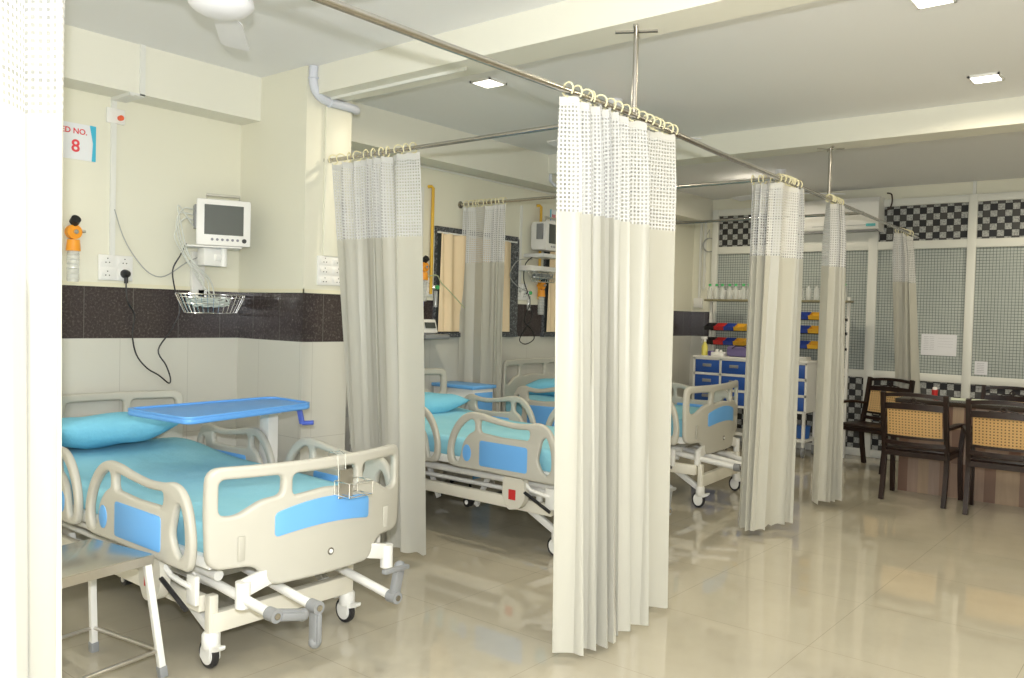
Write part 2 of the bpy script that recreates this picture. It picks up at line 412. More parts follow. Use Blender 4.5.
cross_rail(0, 2.93, 5.54, 'stainless cross rail between the second and third beds')
cross_rail(0, 2.84, 7.62, 'farthest stainless cross rail, past the third bed')

# ---------------------------------------------------------------- ward curtains
def curtain(label, path_top, path_bot, folds, amp, seed, z_bot=.05, znet=1.95, ztop=2.446, hooks=10, amp2=None, mull=1.0):
    rnd = random.Random(seed)
    base = Vector((*path_bot[0], 0))
    t = thing('ward_curtain', label, 'curtain', (path_top[0][0], path_top[0][1], z_bot), 0, 'cream net-topped ward curtains')
    ox, oy, oz = path_top[0][0], path_top[0][1], z_bot
    def resample(P):
        P = [Vector((*q, 0)) for q in P]; L = [0]
        for i in range(len(P) - 1): L.append(L[-1] + (P[i + 1] - P[i]).length)
        def f(s):
            s *= L[-1]
            for i in range(len(P) - 1):
                if s <= L[i + 1] + 1e-9:
                    q = (s - L[i]) / max(1e-6, L[i + 1] - L[i]); d = (P[i + 1] - P[i]).normalized(); return P[i].lerp(P[i + 1], q), Vector((-d.y, d.x, 0))
            return P[-1], Vector((0, 1, 0))
        return f
    ft, fb = resample(path_top), resample(path_bot)
    N = folds * 14; amps = [rnd.uniform(.45, 1.3) for _ in range(folds + 2)]; ph = [rnd.uniform(-.7, .7) for _ in range(folds + 2)]; drift = [rnd.uniform(-1, 1) for _ in range(folds + 2)]
    WA, WP = min(.9, folds * .14), rnd.uniform(0, 6.28)
    def prof(s, q):            # q 0 top .. 1 bottom
        f = min(folds - 1e-6, max(0, s * folds + WA * math.sin(2 * PI * s + WP) - WA * math.sin(WP))) if s < 1 else folds - 1e-6; i = int(f); w = f - i; sm = w * w * (3 - 2 * w)
        A = amps[i] * (1 - sm) + amps[min(i + 1, folds)] * sm; P = ph[i] * (1 - sm) + ph[min(i + 1, folds)] * sm; D = drift[i] * (1 - sm) + drift[min(i + 1, folds)] * sm
        a = (amp * (1 - q) + (amp2 or amp) * q) * A
        x = f * 2 * PI + P * (1 + q)
        o = math.sin(x) + .28 * math.sin(2 * x + 1.3 * q + P) * q
        top = max(0, 1 - q * 9)
        o = o * (1 - .35 * top)
        p0, n0 = ft(s); p1, n1 = fb(s); p = p0.lerp(p1, q); n = n0.lerp(n1, q).normalized()
        tdir = Vector((n.y, -n.x, 0))
        return p + n * a * o * .5 + tdir * (.25 * a * math.sin(2 * x) * .5 + .02 * D * q)
    def sheet(z1, z0, nz, m, name):
        b = MB(); cols = []; arc = 0; prev = None
        for k in range(N + 1):
            s = k / N; col = []
            pm = prof(s, .15)
            if prev is not None: arc += (pm - prev).length * mull
            prev = pm
            for j in range(nz + 1):
                z = z1 + (z0 - z1) * j / nz; q = (ztop - z) / (ztop - z_bot); p = prof(s, q)
                wob = .006 * math.sin(7 * s * folds + seed) if abs(z - z_bot) < .01 else 0
                droop = -.010 * abs(math.sin(s * hooks * PI)) * max(0, 1 - (ztop - z) / .1)
                v = b.b.verts.new((p.x - ox, p.y - oy, z - oz + wob + droop)); col.append((v, arc, z))
            cols.append(col)
        for k in range(N):
            for j in range(nz):
                q = (cols[k][j], cols[k + 1][j], cols[k + 1][j + 1], cols[k][j + 1])
                f = b.b.faces.new([c[0] for c in q])
                for lp, c in zip(f.loops, q): lp[b.uv].uv = (c[1], c[2])
        o = b.build(name, m, t, angle=80); return o
    sheet(ztop - .03, znet, 10, NET, 'net_panel')
    sheet(znet, z_bot, 22, CLOTH, 'cloth_panel')
    sheet(ztop, ztop - .032, 2, NETBAND, 'heading_band')
    for k in range(hooks):
        s = (k + .5) / hooks + rnd.uniform(-.25, .25) / hooks; p, nn = ft(s); M = Matrix((Vector((nn.x, nn.y, 0)), Vector((0, 0, 1)), Vector((nn.y, -nn.x, 0)))).transposed()
        M = Matrix.Rotation(rnd.uniform(-.5, .5), 3, 'Z') @ M
        b = MB(); b.tor((p.x - ox, p.y - oy, ZR - oz + .002), .030, .0042, M, 16, 6, -.5 * PI, 1.25 * PI)
        b.build('curtain_hook', CREAMPL, t)
    return t
NETBAND = mat('white_curtain_heading', (.62, .62, .60), .8)
curtain('foreground curtain cut by the left edge of the photo', [(3.0, .25), (3.0, .90)], [(3.0, .28), (2.99, .93)], 4, .13, 1, hooks=8)
curtain('curtain beside the pier, behind the first bed', [(.76, 3.49), (1.56, 3.49)], [(.98, 3.55), (1.60, 3.56)], 7, .08, 2, hooks=11)
curtain('large central curtain, between second bed and camera', [(3.025, 2.90), (3.03, 3.45), (3.01, 3.92)], [(3.055, 2.955), (3.09, 3.4), (3.02, 3.86)], 8, .11, 3, hooks=15, z_bot=.03, amp2=.16)
curtain('curtain hanging around a rail corner, right of the third bed', [(2.72, 5.54), (2.90, 5.54), (2.93, 5.60), (2.92, 5.90)], [(2.66, 5.60), (2.82, 5.60), (2.86, 5.98)], 6, .10, 4, hooks=13)
curtain('narrow curtain between the rail-corner curtain and the chairs', [(2.885, 6.60), (2.875, 6.93)], [(2.77, 6.82), (2.86, 7.14)], 4, .10, 5, hooks=9)
curtain('farthest bunched curtain by the glazed screen', [(2.72, 9.14), (2.74, 9.60)], [(2.70, 9.62), (2.86, 9.88)], 4, .12, 6, hooks=6, z_bot=.12)
curtain('curtain against the head wall, behind the second bed', [(.06, 5.54), (.54, 5.54)], [(.04, 5.57), (.52, 5.57)], 6, .10, 7, hooks=11, z_bot=.1)

# ---------------------------------------------------------------- hospital beds
def make_bed(label, loc, rz):
    T = thing('hospital_bed', label, 'hospital bed', loc, rz, 'hospital beds')
    L = 2.2; bow = lambda u: .095 * (1 - (u / .5) ** 2)
    # footboard (u across, v up); mirror for headboard
    def board(name, x, sgn, zoff, hh):
        out = rounded([(-.505, .455 + zoff), (-.32, .455 + zoff), (-.27, .36 + zoff), (.27, .36 + zoff), (.32, .455 + zoff), (.505, .455 + zoff), (.515, .70), (.51, hh), (-.51, hh), (-.515, .70)], .06)
        o1 = rounded([(-.465, .70), (-.21, .765 + hh - .87 - .04), (-.215, hh - .055), (-.465, hh - .055)], .035)
        o1 = rounded([(-.468, hh - .195), (-.40, hh - .20), (-.30, hh - .145), (-.215, hh - .135), (-.212, hh - .05), (-.468, hh - .05)], .03)
        o2 = rounded([(-.17, hh - .145), (0, hh - .128), (.17, hh - .145), (.17, hh - .05), (-.17, hh - .05)], .03)
        o3 = [(-a, b) for a, b in o1][::-1]
        fr = lambda u, v, w: (x + sgn * w, u, v)
        cuts = [i * .05 - .5 for i in range(1, 20)]
        P = plate(name, [out, o1, o2, o3], .040, .014, PLAS, T, fr, cuts, bow)
        q_ = [i * .05 - .25 for i in range(11)]; bl = rounded([(u, .565 + .024 * (1 - (u / .25) ** 2)) for u in q_] + [(u, .665 + .038 * (1 - (u / .25) ** 2)) for u in q_[::-1]], .02)
        bl = [(a, b + hh - .87) for a, b in bl]
        plate('blue_inlay', [bl], .006, .002, BLUE, P, lambda u, v, w: (x + sgn * (w + .021), u, v), cuts, bow, 1)
        b = MB()
        for s in (-1, 1): b.box((x + sgn * (bow(.38) + .021), s * .385, .535 + zoff), (.008, .032, .10), None, .003)
        b.build('rib', PLAS, P)
        b = MB(); b.cyl((x + sgn * (.095 + .018), .02, .455 + zoff), (x + sgn * (.095 + .024), .02, .455 + zoff), .016, seg=18); b.build('lock_rim', STEELD, P)
        b = MB(); b.cyl((x + sgn * (.095 + .024), .02, .455 + zoff), (x + sgn * (.095 + .027), .02, .455 + zoff), .009, seg=12); b.build('lock_cap', WPL, P)
        return P
    board('footboard', L - .075, 1, 0, .865); board('headboard', .135, -1, .07, .97)
    # side rails
    out = catmull([(.015, .03), (.005, .12), (.04, .22), (.11, .305), (.20, .350), (.31, .352), (.44, .332), (.58, .318), (.70, .322), (.80, .335), (.875, .310), (.925, .25), (.955, .16), (.960, .07), (.935, .005), (.87, -.005), (.6, .0), (.3, .003), (.08, .003)], 5)
    c1 = catmull([(.065, .055), (.055, .12), (.085, .20), (.14, .265), (.21, .305), (.252, .298), (.255, .245), (.205, .215), (.155, .16), (.13, .08), (.105, .035)], 4)
    c2 = rounded([(.30, .235), (.30, .312), (.45, .295), (.60, .282), (.735, .288), (.725, .225), (.50, .222)], .03)
    c3 = catmull([(.835, .06), (.80, .12), (.815, .19), (.83, .235), (.862, .255), (.888, .215), (.905, .15), (.905, .08), (.875, .045)], 4)
    bl = rounded([(.31, .035), (.31, .188), (.72, .185), (.72, .035)], .02)
    ov = [(.195 + .038 * math.cos(a * PI / 10), .10 + .052 * math.sin(a * PI / 10)) for a in range(20)]
    for side in (-1, 1):
        for kind in (0, 1):           # 0 foot-end rail, 1 head-end rail
            x0, sg = (1.17, 1) if kind == 0 else (1.10, -1)
            fr = lambda u, v, w: (x0 + sg * u, side * .535 + w, .445 + v)
            k = .96 if kind == 0 else .86
            fr2 = (lambda u, v, w, x0=x0, sg=sg, k=k, side=side: (x0 + sg * u * k, side * .535 + w, .45 + v))
            R = plate('side_rail', [out, c1, c2, c3], .034, .013, PLAS, T, fr2)
            for w0 in (-.0175, .0175):
                plate('blue_inlay', [bl], .004, .001, BLUE, R, (lambda u, v, w, w0=w0, f=fr2: f(u, v, w + w0)), bevres=1)
                plate('blue_oval', [ov], .004, .001, BLUE, R, (lambda u, v, w, w0=w0, f=fr2: f(u, v, w + w0)), bevres=1)
        # hinge box of the foot rail
        b = MB(); b.poly(rounded([(1.66, .445), (1.83, .445), (1.84, .33), (1.80, .27), (1.70, .25), (1.655, .33)], .03), .045, 'XZ', side * .515)
        H = b.build('rail_hinge', PLASD, T)
        MB().bb((1.71, side * .538 - .003, .315), (1.765, side * .538 + .003, .375)).build('red_release', RED, H, False)
        MB().cyl((1.83, side * .53, .37), (2.03, side * .53, .285), .010).build('gas_strut', BLK, H)
        b = MB().tube([(1.80, side * .52, .44), (1.86, side * .50, .38), (1.95, side * .50, .37), (2.0, side * .49, .36)], .012)
        b.box((2.0, side * .485, .35), (.07, .02, .12), None, .004); b.build('linkage', WHITEM, H)
    # mattress platform
    b = MB()
    for s in (-1, 1): b.bb((.10, s * .47 - .018, .455), (2.12, s * .47 + .018, .50), .004)
    for x in (.12, .8, 1.4, 2.10): b.bb((x - .02, -.46, .455), (x + .02, .46, .50))
    b.bb((.12, -.45, .488), (2.10, .45, .50)); b.build('mattress_platform', WHITEM, T)
    # upper frame tubes
    b = MB()
    for s in (-1, 1): b.cyl((.12, s * .40, .40), (2.05, s * .40, .40), .022)
    for s in (-1, 1): b.cyl((.3, s * .36, .33), (2.0, s * .36, .33), .014)
    for x in (.2, 1.1, 1.95): b.cyl((x, -.40, .40), (x, .40, .40), .016)
    for x in (.35, 1.85):
        for s in (-1, 1): b.bb((x - .018, s * .40 - .012, .24), (x + .018, s * .40 + .012, .47), .003)
    b.build('upper_frame', WHITEM, T)
    # corner buffers
    for x in (.04, L - .0):
        for s in (-1, 1):
            sx = 1 if x > 1 else -1
            b = MB(); b.cyl((x, s * .385, .30), (x, s * .385, .405), .030, seg=20); b.sph((x, s * .385, .302), .028, 14, (1, 1, .4))
            b.bar((x - sx * .005, s * .375, .375), (x - sx * .005, s * .25, .405), .03, .07, bev=.004); b.build('corner_buffer', WHITEM, T)
    # lower chassis
    b = MB()
    for s in (-1, 1): b.bb((.25, s * .38 - .02, .235), (1.97, s * .38 + .02, .305), .005)
    for x in (.28, 2.0): b.bb((x - .025, -.37, .15 if x > 1 else .2), (x + .025, .37, .235 if x > 1 else .28), .005)
    b.build('chassis', CREAMM, T)
    for x, sg in ((.28, 1), (2.0, -1)):
        for s in (-1, 1):
            leg = MB().bb((x - .02, s * .36 - .02, .12), (x + .02, s * .36 + .02, .31), .004)
            Lg = leg.build('leg', CREAMM, T)
            wx, wy = x + .005, s * .36
            b = MB(); b.lathe([(.03, .0), (.038, .01), (.038, .06), (.03, .07)], (x, s * .36, .085))
            for q in (-1, 1): b.poly(rounded([(x - .045, .05), (x - .02, .11), (x + .03, .11), (x + .03, .04), (x - .01, .025)], .012), .005, 'XZ', wy + q * .023)
            b.poly(rounded([(x + .02, .10), (x + .085, .115), (x + .08, .095), (x + .02, .075)], .008), .03, 'XZ', wy)
            C = b.build('caster_fork', WHITEM, Lg)
            b = MB(); b.lathe([(.045, -.014), (.058, -.012), (.061, 0), (.058, .012), (.045, .014)], (x - .012, wy, .061), 24, Matrix.Rotation(PI / 2, 4, 'X')); b.build('wheel', RUB, C)
            b = MB(); b.lathe([(.012, -.019), (.044, -.016), (.046, 0), (.044, .016), (.012, .019)], (x - .012, wy, .061), 24, Matrix.Rotation(PI / 2, 4, 'X')); b.build('wheel_hub', WPL, C)
            x1 = x + sg * .36
            MB().bar((x + sg * .03, s * .33, .135), (x1, s * .33, .29), .03, .04, bev=.003).build('diagonal_brace', WHITEM, T)
    for s in (-1, 1):
        for x, q in ((.75, -1), (1.35, 1)):
            MB().bar((x, s * .30, .40), (x - q * .12, s * .30, .17), .022, .03).build('lift_link', WHITEM, T)
    b = MB(); b.cyl((1.2, -.3, .20), (1.2, .3, .20), .016); b.build('torsion_tube', BLK, T)
    for s in (-1, 1):
        b = MB(); b.lathe([(.02, -.02), (.032, -.018), (.032, .018), (.02, .02)], (1.22, s * .37, .20), 18, Matrix.Rotation(PI / 2, 4, 'X')); K = b.build('brake_wheel', BLK, T)
        b = MB(); b.cyl((1.22, s * .37 - .024, .20), (1.22, s * .37 + .024, .20), .014); b.build('brake_cap', WPL, K)
    # crank shafts at the foot
    for y, ze, hd in ((-.38, .318, (0.01, .13, -.03)), (-.18, .30, (.0, .0, -.145)), (.25, .235, (.0, .03, .13))):
        b = MB(); xe = 2.39; b.cyl((1.6, y, min(.385, ze + .11)), (xe, y, ze), .020, seg=18); S = b.build('crank_shaft', WHITEM, T)
        b = MB(); e = Vector((xe, y, ze)); h = e + Vector(hd)
        b.cyl(e - Vector((.02, 0, 0)), e + Vector((.035, 0, 0)), .027, seg=18); b.bar(e + Vector((.01, 0, 0)), h + Vector((.01, 0, 0)), .034, .045, bev=.008)
        b.sph(h + Vector((.01, 0, 0)), .026)
        hb = h + Vector((.03, 0, 0)); vv = Vector((.012, -hd[1] * .2, -.015)) + (Vector((0, 0, .10)) if hd[2] < -.1 else Vector((0, 0, 0)))
        if hd[2] > .1: b.bar(h + Vector((.03, .03, 0)), h + Vector((.05, -.13, .01)), .03, .02, bev=.006)
        else: b.bar(hb, hb + (e - h) * .85, .022, .028, bev=.006)
        Hd = b.build('crank_handle', GREYM, S)
        b = MB(); b.cyl(e + Vector((.034, 0, 0)), e + Vector((.040, 0, 0)), .013, seg=14); b.build('pivot_bolt', STEELD, Hd)
    # mattress in its sheet
    b = MB(); nx, ny = 40, 22; G = {}
    zt = lambda x, y: .625 + .055 * math.exp(-((x - .3) / .4) ** 2) + .004 * math.sin(5 * x + 3 * y) + .003 * math.sin(11 * y - 4 * x)
    for i in range(nx + 1):
        for jx in range(ny + 1):
            x = .13 + 1.97 * i / nx; y = -.455 + .91 * jx / ny
            G[i, jx] = b.b.verts.new((x, y, zt(x, y)))
    for i in range(nx):
        for jx in range(ny): b.b.faces.new((G[i, jx], G[i + 1, jx], G[i + 1, jx + 1], G[i, jx + 1]))
    edge = [(i, 0) for i in range(nx + 1)] + [(nx, jx) for jx in range(1, ny + 1)] + [(i, ny) for i in range(nx - 1, -1, -1)] + [(0, jx) for jx in range(ny - 1, 0, -1)]
    prev = [G[e] for e in edge]
    for st, (ex, dz) in enumerate(((.012, -.012), (.018, -.035), (.016, -.075), (.008, -.115), (0, -.125))):
        cur = []
        for k, e in enumerate(edge):
            v = G[e].co; cx, cy = 1.115, 0
            sx = 1 if e[0] == nx else (-1 if e[0] == 0 else 0); sy = 1 if e[1] == ny else (-1 if e[1] == 0 else 0)
            r = ex + .003 * math.sin(k * 1.7) * (st > 1)
            cur.append(b.b.verts.new((v.x + sx * r, v.y + sy * r, .5005 if st == 4 else v.z + dz)))
        for k in range(len(edge)): b.b.faces.new((prev[k], prev[(k + 1) % len(edge)], cur[(k + 1) % len(edge)], cur[k]))
        prev = cur
    b.build('mattress', SHEET, T, angle=180)
    return T
def make_pillow(label, loc, rz, tilt):
    b = MB(); nx, ny = 26, 18
    for sgn in (1, -1):
        G = {}
        for i in range(nx + 1):
            for jx in range(ny + 1):
                u, v = -1 + 2 * i / nx, -1 + 2 * jx / ny
                h = (max(0, 1 - abs(u) ** 3.2) * max(0, 1 - abs(v) ** 3.2)) ** .55
                e = .04 * (abs(u * v) ** 3)
                z = sgn * .09 * h + .006 * math.sin(6 * u + 4 * v) * h
                G[i, jx] = b.b.verts.new((v * .22 * (1 + e) * (1 - .03 * (1 - abs(u))), u * .37 * (1 + e), z + .07 + (.02 * u * u)))
        for i in range(nx):
            for jx in range(ny): b.b.faces.new((G[i, jx], G[i + 1, jx], G[i + 1, jx + 1], G[i, jx + 1]))
    bmesh.ops.remove_doubles(b.b, verts=b.b.verts[:], dist=1e-4)
    o = b.build('pillow', PILLOWM, None, angle=180); o.location = loc; o.rotation_euler = (0, tilt, rz)
    return tag(o, label, 'pillow', 'turquoise bed pillows')
bed1 = make_bed('cream hospital bed in the foreground, under the blue overbed table', (0.03, 2.315, 0), 0.0)
for o_ in bed1.children:
    if o_.name.split('.')[0] in ('leg', 'chassis', 'diagonal_brace'): o_.location.y -= .04
bed2 = copy_tree(bed1); bed2.location = (0.10, 4.65, 0.0); bed2.scale = (1, 1, 1.07); bed2['label'] = 'middle hospital bed, half hidden by the large central curtain'
bed3 = copy_tree(bed1); bed3.location = (0.10, 6.46, 0.0); bed3.rotation_euler = (0, 0, .09); bed3.scale = (.88, 1.18, 1.12); bed3['label'] = 'farthest hospital bed, seen through the gap before the blue drawers'
for o_ in bed3.children:      # the raised bed swings back on its lift links: chassis stands further to the foot
    if o_.name.split('.')[0] in ('leg', 'chassis', 'diagonal_brace', 'brake_wheel', 'torsion_tube', 'crank_shaft'): o_.location.x += .17 if o_.name.startswith('crank') else .24
make_pillow('turquoise pillow on the foreground bed, beside the blue table', (.38, 2.25, .715), 0.06, -.18)
make_pillow('turquoise pillow on the middle bed', (.40, 4.66, .700), -.05, -.08)
make_pillow('turquoise pillow on the farthest bed', (.46, 6.50, .76), .12, -.15)

# rack hooked over the foreground footboard
b = MB(); X0 = 2.275
for y in (2.365, 2.405):
    b.tube([(2.20, y, .80), (2.205, y, .872), (2.235, y, .882), (2.268, y, .872), (X0, y, .80), (X0 + .004, y, .72), (X0 + .004, y, .68)], .0025, 6)
for z, g in ((.76, 1), (.70, 0)):
    b.tube([(X0, 2.345, z), (X0, 2.475, z), (X0 + .10, 2.475, z), (X0 + .10, 2.345, z), (X0, 2.345, z)], .0025, 6)
for x, y in ((X0 + .10, 2.345), (X0 + .10, 2.475), (X0 + .0, 2.345), (X0, 2.475)): b.tube([(x, y, .76), (x, y, .70)], .0025, 6)
for y in (2.375, 2.41, 2.445): b.tube([(X0, y, .70), (X0 + .10, y, .70)], .002, 6)
t = thing('file_rack', 'small wire rack hooked over the foreground footboard', 'rack', (X0, 2.41, .68))
r = b.build('wire_frame', CHROME, None); r.parent = t; r.location = (-X0, -2.41, -.68)
MB().bb((.006, -.045, .0), (.009, .03, .125)).build('back_plate', STEEL, t, False)

# overbed table
t = thing('overbed_table', 'blue overbed table reaching across the foreground bed', 'overbed table', (1.06, 2.99, 0))
ax = Vector((.12, -1, 0)).normalized()
top = rounded([(-.18, .01), (.235, -.01), (.44, -.89), (-.11, -.93)], .07, 6)
plate('table_top', [top], .028, .010, TBLUE, t, lambda u, v, w: (u, v, .955 + w))
plate('raised_rim', [top, [(a * .93 + .01, b_ * .955 - .018) for a, b_ in top]], .012, .003, TBLUE, t, lambda u, v, w: (u, v, .972 + w))
b = MB(); b.bb((-.145, -.105, .06), (-.055, -.035, .93), .006); b.build('outer_column', WHITEM, t)
b = MB(); b.bb((-.16, -.12, .885), (-.04, -.02, .935), .01); b.bar((0, -.02, .935), (.1, -.55, .935), .05, .02); b.build('head_bracket', WPL, t)
b = MB(); b.cyl((.0, -.03, .92), (.09, .0, .92), .008); b.bar((.09, .0, .93), (.11, .01, .84), .022, .03, bev=.006); b.cyl((.11, .01, .845), (.16, .05, .85), .013); b.build('crank_handle', OXBLUE, t)
b = MB(); b.bar((-.0, .05, .05), (-.0, -.68, .05), .05, .03, bev=.005); b.bar((-.02, .0, .05), (-.45, .0, .05), .05, .03, bev=.005); b.bar((-.42, .0, .05), (-.42, -.6, .05), .04, .03, bev=.004); b.build('base', WHITEM, t)
for x, y in ((0, .04), (0, -.66), (-.42, -.02), (-.42, -.58)):
    b = MB(); b.lathe([(.01, -.01), (.018, -.009), (.018, .009), (.01, .01)], (x, y, .018), 14, Matrix.Rotation(PI / 2, 4, 'X')); b.bb((x - .006, y - .014, .02), (x + .006, y + .014, .04)); b.build('caster', RUB, t)

# steel step stool beside the bed
cs = [(1.66, 1.76), (1.945, 1.67), (1.715, 1.30), (1.36, 1.36)]
cs = [(1.24, 1.60), (1.90, 1.72), (2.06, 1.42), (1.42, 1.20)]
t = thing('step_stool', 'steel-topped stool with splayed white legs beside the foreground bed', 'stool', (1.68, 1.45, 0))
ang = math.radians(-20)
C0 = Vector((1.775, 1.452)); e1 = Vector((.15, -.989)); e2 = Vector((-.989, -.15))
def SP(a, b_): v = C0 + e1 * a + e2 * b_; return (v.x - 1.68, v.y - 1.45)
W2, D2 = .23, .20; zt_ = .50
pl = [SP(-W2, -D2), SP(W2, -D2), SP(W2, D2), SP(-W2, D2)]
plate('seat_top', [rounded(pl, .012)], .006, .002, mat('polished_steel_sheet', (.60, .58, .53), .25, 1.), t, lambda u, v, w: (u, v, zt_ + w), bevres=1)
b = MB()
for i in range(4):
    a, c = pl[i], pl[(i + 1) % 4]; b.bar((*a, zt_ - .018), (*c, zt_ - .018), .004, .036)
b.build('apron', STEEL, t)
lg = []
for i, (sa, sb) in enumerate(((-1, -1), (1, -1), (1, 1), (-1, 1))):
    p0 = (*SP(sa * (W2 - .02), sb * (D2 - .02)), zt_ - .005); p1 = (*SP(sa * (W2 + .03), sb * (D2 + .03)), .0); lg.append((Vector(p0), Vector(p1)))
    l = MB().bar(p0, p1, .026, .026, bev=.002).build('leg', WHITEM, t)
    q0 = Vector(p1).lerp(Vector(p0), .0); q1 = Vector(p1).lerp(Vector(p0), .09)
    MB().bar(q0, q1, .032, .032, bev=.002).build('foot_cap', GREYM, l)
b = MB()
for i in range(4):
    a = lg[i][1].lerp(lg[i][0], .22); c = lg[(i + 1) % 4][1].lerp(lg[(i + 1) % 4][0], .22); b.cyl(a, c, .008, seg=10)
b.build('stretcher', STEEL, t)

# ---------------------------------------------------------------- things on the head wall, first bay
# bed number sign
def text(s, size, loc, m, parent, name='lettering', rot=(PI / 2, 0, PI / 2), ext=.0006, align='LEFT'):
    cu = bpy.data.curves.new(name, 'FONT'); cu.body = s; cu.size = size; cu.extrude = ext; cu.align_x = align; cu.offset = size * .018
    o = bpy.data.objects.new('tmp', cu); COL.objects.link(o); dg = bpy.context.evaluated_depsgraph_get()
    me = bpy.data.meshes.new_from_object(o.evaluated_get(dg)); bpy.data.objects.remove(o)
    me.materials.clear(); me.materials.append(m)
    o = bpy.data.objects.new(name, me); COL.objects.link(o); o.parent = parent; o.location = loc; o.rotation_euler = rot
    return o
t = thing('bed_sign', 'bed number 8 sign on the cream wall', 'sign', (0.0, 2.195, 2.45))
MB().bb((.001, -.19, -.105), (.005, .142, .105)).build('board', SIGNW, t, False)
b = MB(); b.poly(rounded([(.118, -.105), (.142, -.105), (.142, .105), (.105, .105), (.125, .0)], .002), .001, 'YZ', .0058); b.build('blue_edge', SIGNC, t, False)
text('BED NO.', .045, (.006, -.085, .045), SIGNR, t)
text('8', .10, (.006, .0, -.06), SIGNR, t)
# call point
t = thing('call_point', 'small switch plate with an orange-red button high on the wall', 'switch', (0, 2.45, 2.64))
MB().bb((0, -.055, -.045), (.02, .055, .045), .004).build('plate', WPL, t)
MB().cyl((.02, .022, -.01), (.042, .022, -.01), .016).build('button', mat('orange_red', (.8, .12, .04), .4), t)
MB().bb((.02, -.035, -.02), (.024, -.012, .02), .002).build('rocker', WPL, t)
t = thing('cable_trunking', 'white cable trunking from ceiling down to the wall sockets', 'trunking', (0, 2.44, 1.8))
b = MB(); b.bb((0, -.016, 0), (.014, .016, .94)); b.bb((0.0005, -.0155, .931), (.228, .016, .9495)); b.bb((.226, .06 - .016, .94), (.240, .06 + .016, 1.24)); b.bb((.0, -.016, .935), (.24, .076, .9495)); b.build('channel', PVCW, t, False)
# socket board
def socket_board(label, loc, rz, w, h, cols, rows):
    t = thing('socket_board', label, 'socket board', loc, rz)
    MB().bb((0, -w / 2, -h / 2), (.016, w / 2, h / 2), .005).build('plate', WPL, t)
    for i in range(cols):
        for k in range(rows):
            y = -w / 2 + w * (i + .5) / cols; z = -h / 2 + h * (k + .5) / rows
            b = MB(); b.bb((.016, y - w / cols * .42, z - h / rows * .40), (.019, y + w / cols * .42, z + h / rows * .40), .001); F = b.build('socket', WPL, t)
            b = MB()
            for dy, dz in ((0, .016), (-.011, -.008), (.011, -.008)): b.cyl((.0185, y + dy, z + dz), (.0195, y + dy, z + dz), .0038, seg=8)
            b.build('pin_hole', BLK, F)
            MB().bb((.019, y - w / cols * .36, z - .012), (.024, y - w / cols * .22, z + .012), .001).build('rocker', WPL, F)
    return t
socket_board('white four-socket board with a black plug in it', (0, 2.463, 1.722), 0, .21, .155, 2, 2)
socket_board('white socket board on the pier by the curtain', (XC, 3.53, 1.755), 0, .22, .19, 2, 3)
b = MB(); b.lathe([(.026, 0), (.028, .01), (.020, .045), (.012, .055)], (.02, 2.512, 1.688), 14, Matrix.Rotation(PI / 2, 4, 'Y')); b.cyl((.045, 2.512, 1.68), (.045, 2.512, 1.63), .012)
pp = catmull([(.045, 2.512, 1.64), (.05, 2.517, 1.528), (.03, 2.574, 1.437), (.03, 2.563, 1.313), (.03, 2.591, 1.189), (.05, 2.65, 1.106), (.06, 2.722, 1.059), (.06, 2.79, 1.006), (.06, 2.80, 1.04), (.05, 2.775, 1.12), (.04, 2.727, 1.218), (.04, 2.812, 1.345), (.05, 2.864, 1.474), (.05, 2.828, 1.602), (.06, 2.805, 1.729), (.08, 2.845, 1.827), (.12, 2.86, 1.90)], 5, False)
b2 = MB().tube(pp, .0048, 8)
t = thing('power_cable', 'black plug and looping power cable on the wall below the monitor', 'cable', (.02, 2.512, 1.688))
o = b.build('plug', BLK, t); o.location = (-.02, -2.512, -1.688)
o = b2.build('cord', BLK, t); o.location = (-.02, -2.512, -1.688)
b = MB().tube(catmull([(.02, 2.447, 2.077), (.02, 2.499, 1.924), (.03, 2.563, 1.807), (.04, 2.66, 1.702), (.05, 2.759, 1.688), (.08, 2.894, 1.786), (.14, 2.98, 1.84), (.22, 2.93, 1.88)], 5, False), .0035, 8)
tag(b.build('sensor_cable', GREYC), 'thin grey cable looping from the wall to the monitor', 'cable')

# flow meter / oxygen humidifier
def flowmeter(label, loc, cyl_drop=.0):
    t = thing('oxygen_flowmeter', label, 'flowmeter', loc)
    b = MB(); b.cyl((.03, 0, .0), (.07, 0, .0), .042, seg=22); b.cyl((0, 0, 0), (.03, 0, 0), .014); b.cyl((.05, 0, -.045), (.05, 0, -.11), .034, .040, seg=18); b.build('regulator_body', ORA, t)
    b = MB(); b.cyl((.055, 0, .055), (.085, 0, .075), .027, seg=18); b.cyl((.05, 0, .03), (.05, 0, .06), .012); b.build('dial', BLK, t)
    MB().cyl((.07, 0, 0), (.09, 0, .0), .013).cyl((.055, .04, .005), (.055, .065, .008), .009).build('outlet', CHROME, t)
    b = MB(); b.lathe([(.030, 0), (.033, .01), (.033, .17), (.03, .18)], (.05, 0, -.29)); b.build('humidifier_bottle', CLEAR, t)
    b = MB()
    for k in range(6): b.tor((.05, 0, -.27 + k * .028), .0335, .0012)
    b.build('gradations', GREYC, t)
flowmeter('orange oxygen flowmeter at the edge of the foreground curtain', (0, 2.195, 1.915))
flowmeter('orange oxygen flowmeter peeking past the pier curtain', (0, 5.055, 1.885))
flowmeter('orange oxygen flowmeter below the far wall monitor', (0, 6.70, 1.80))

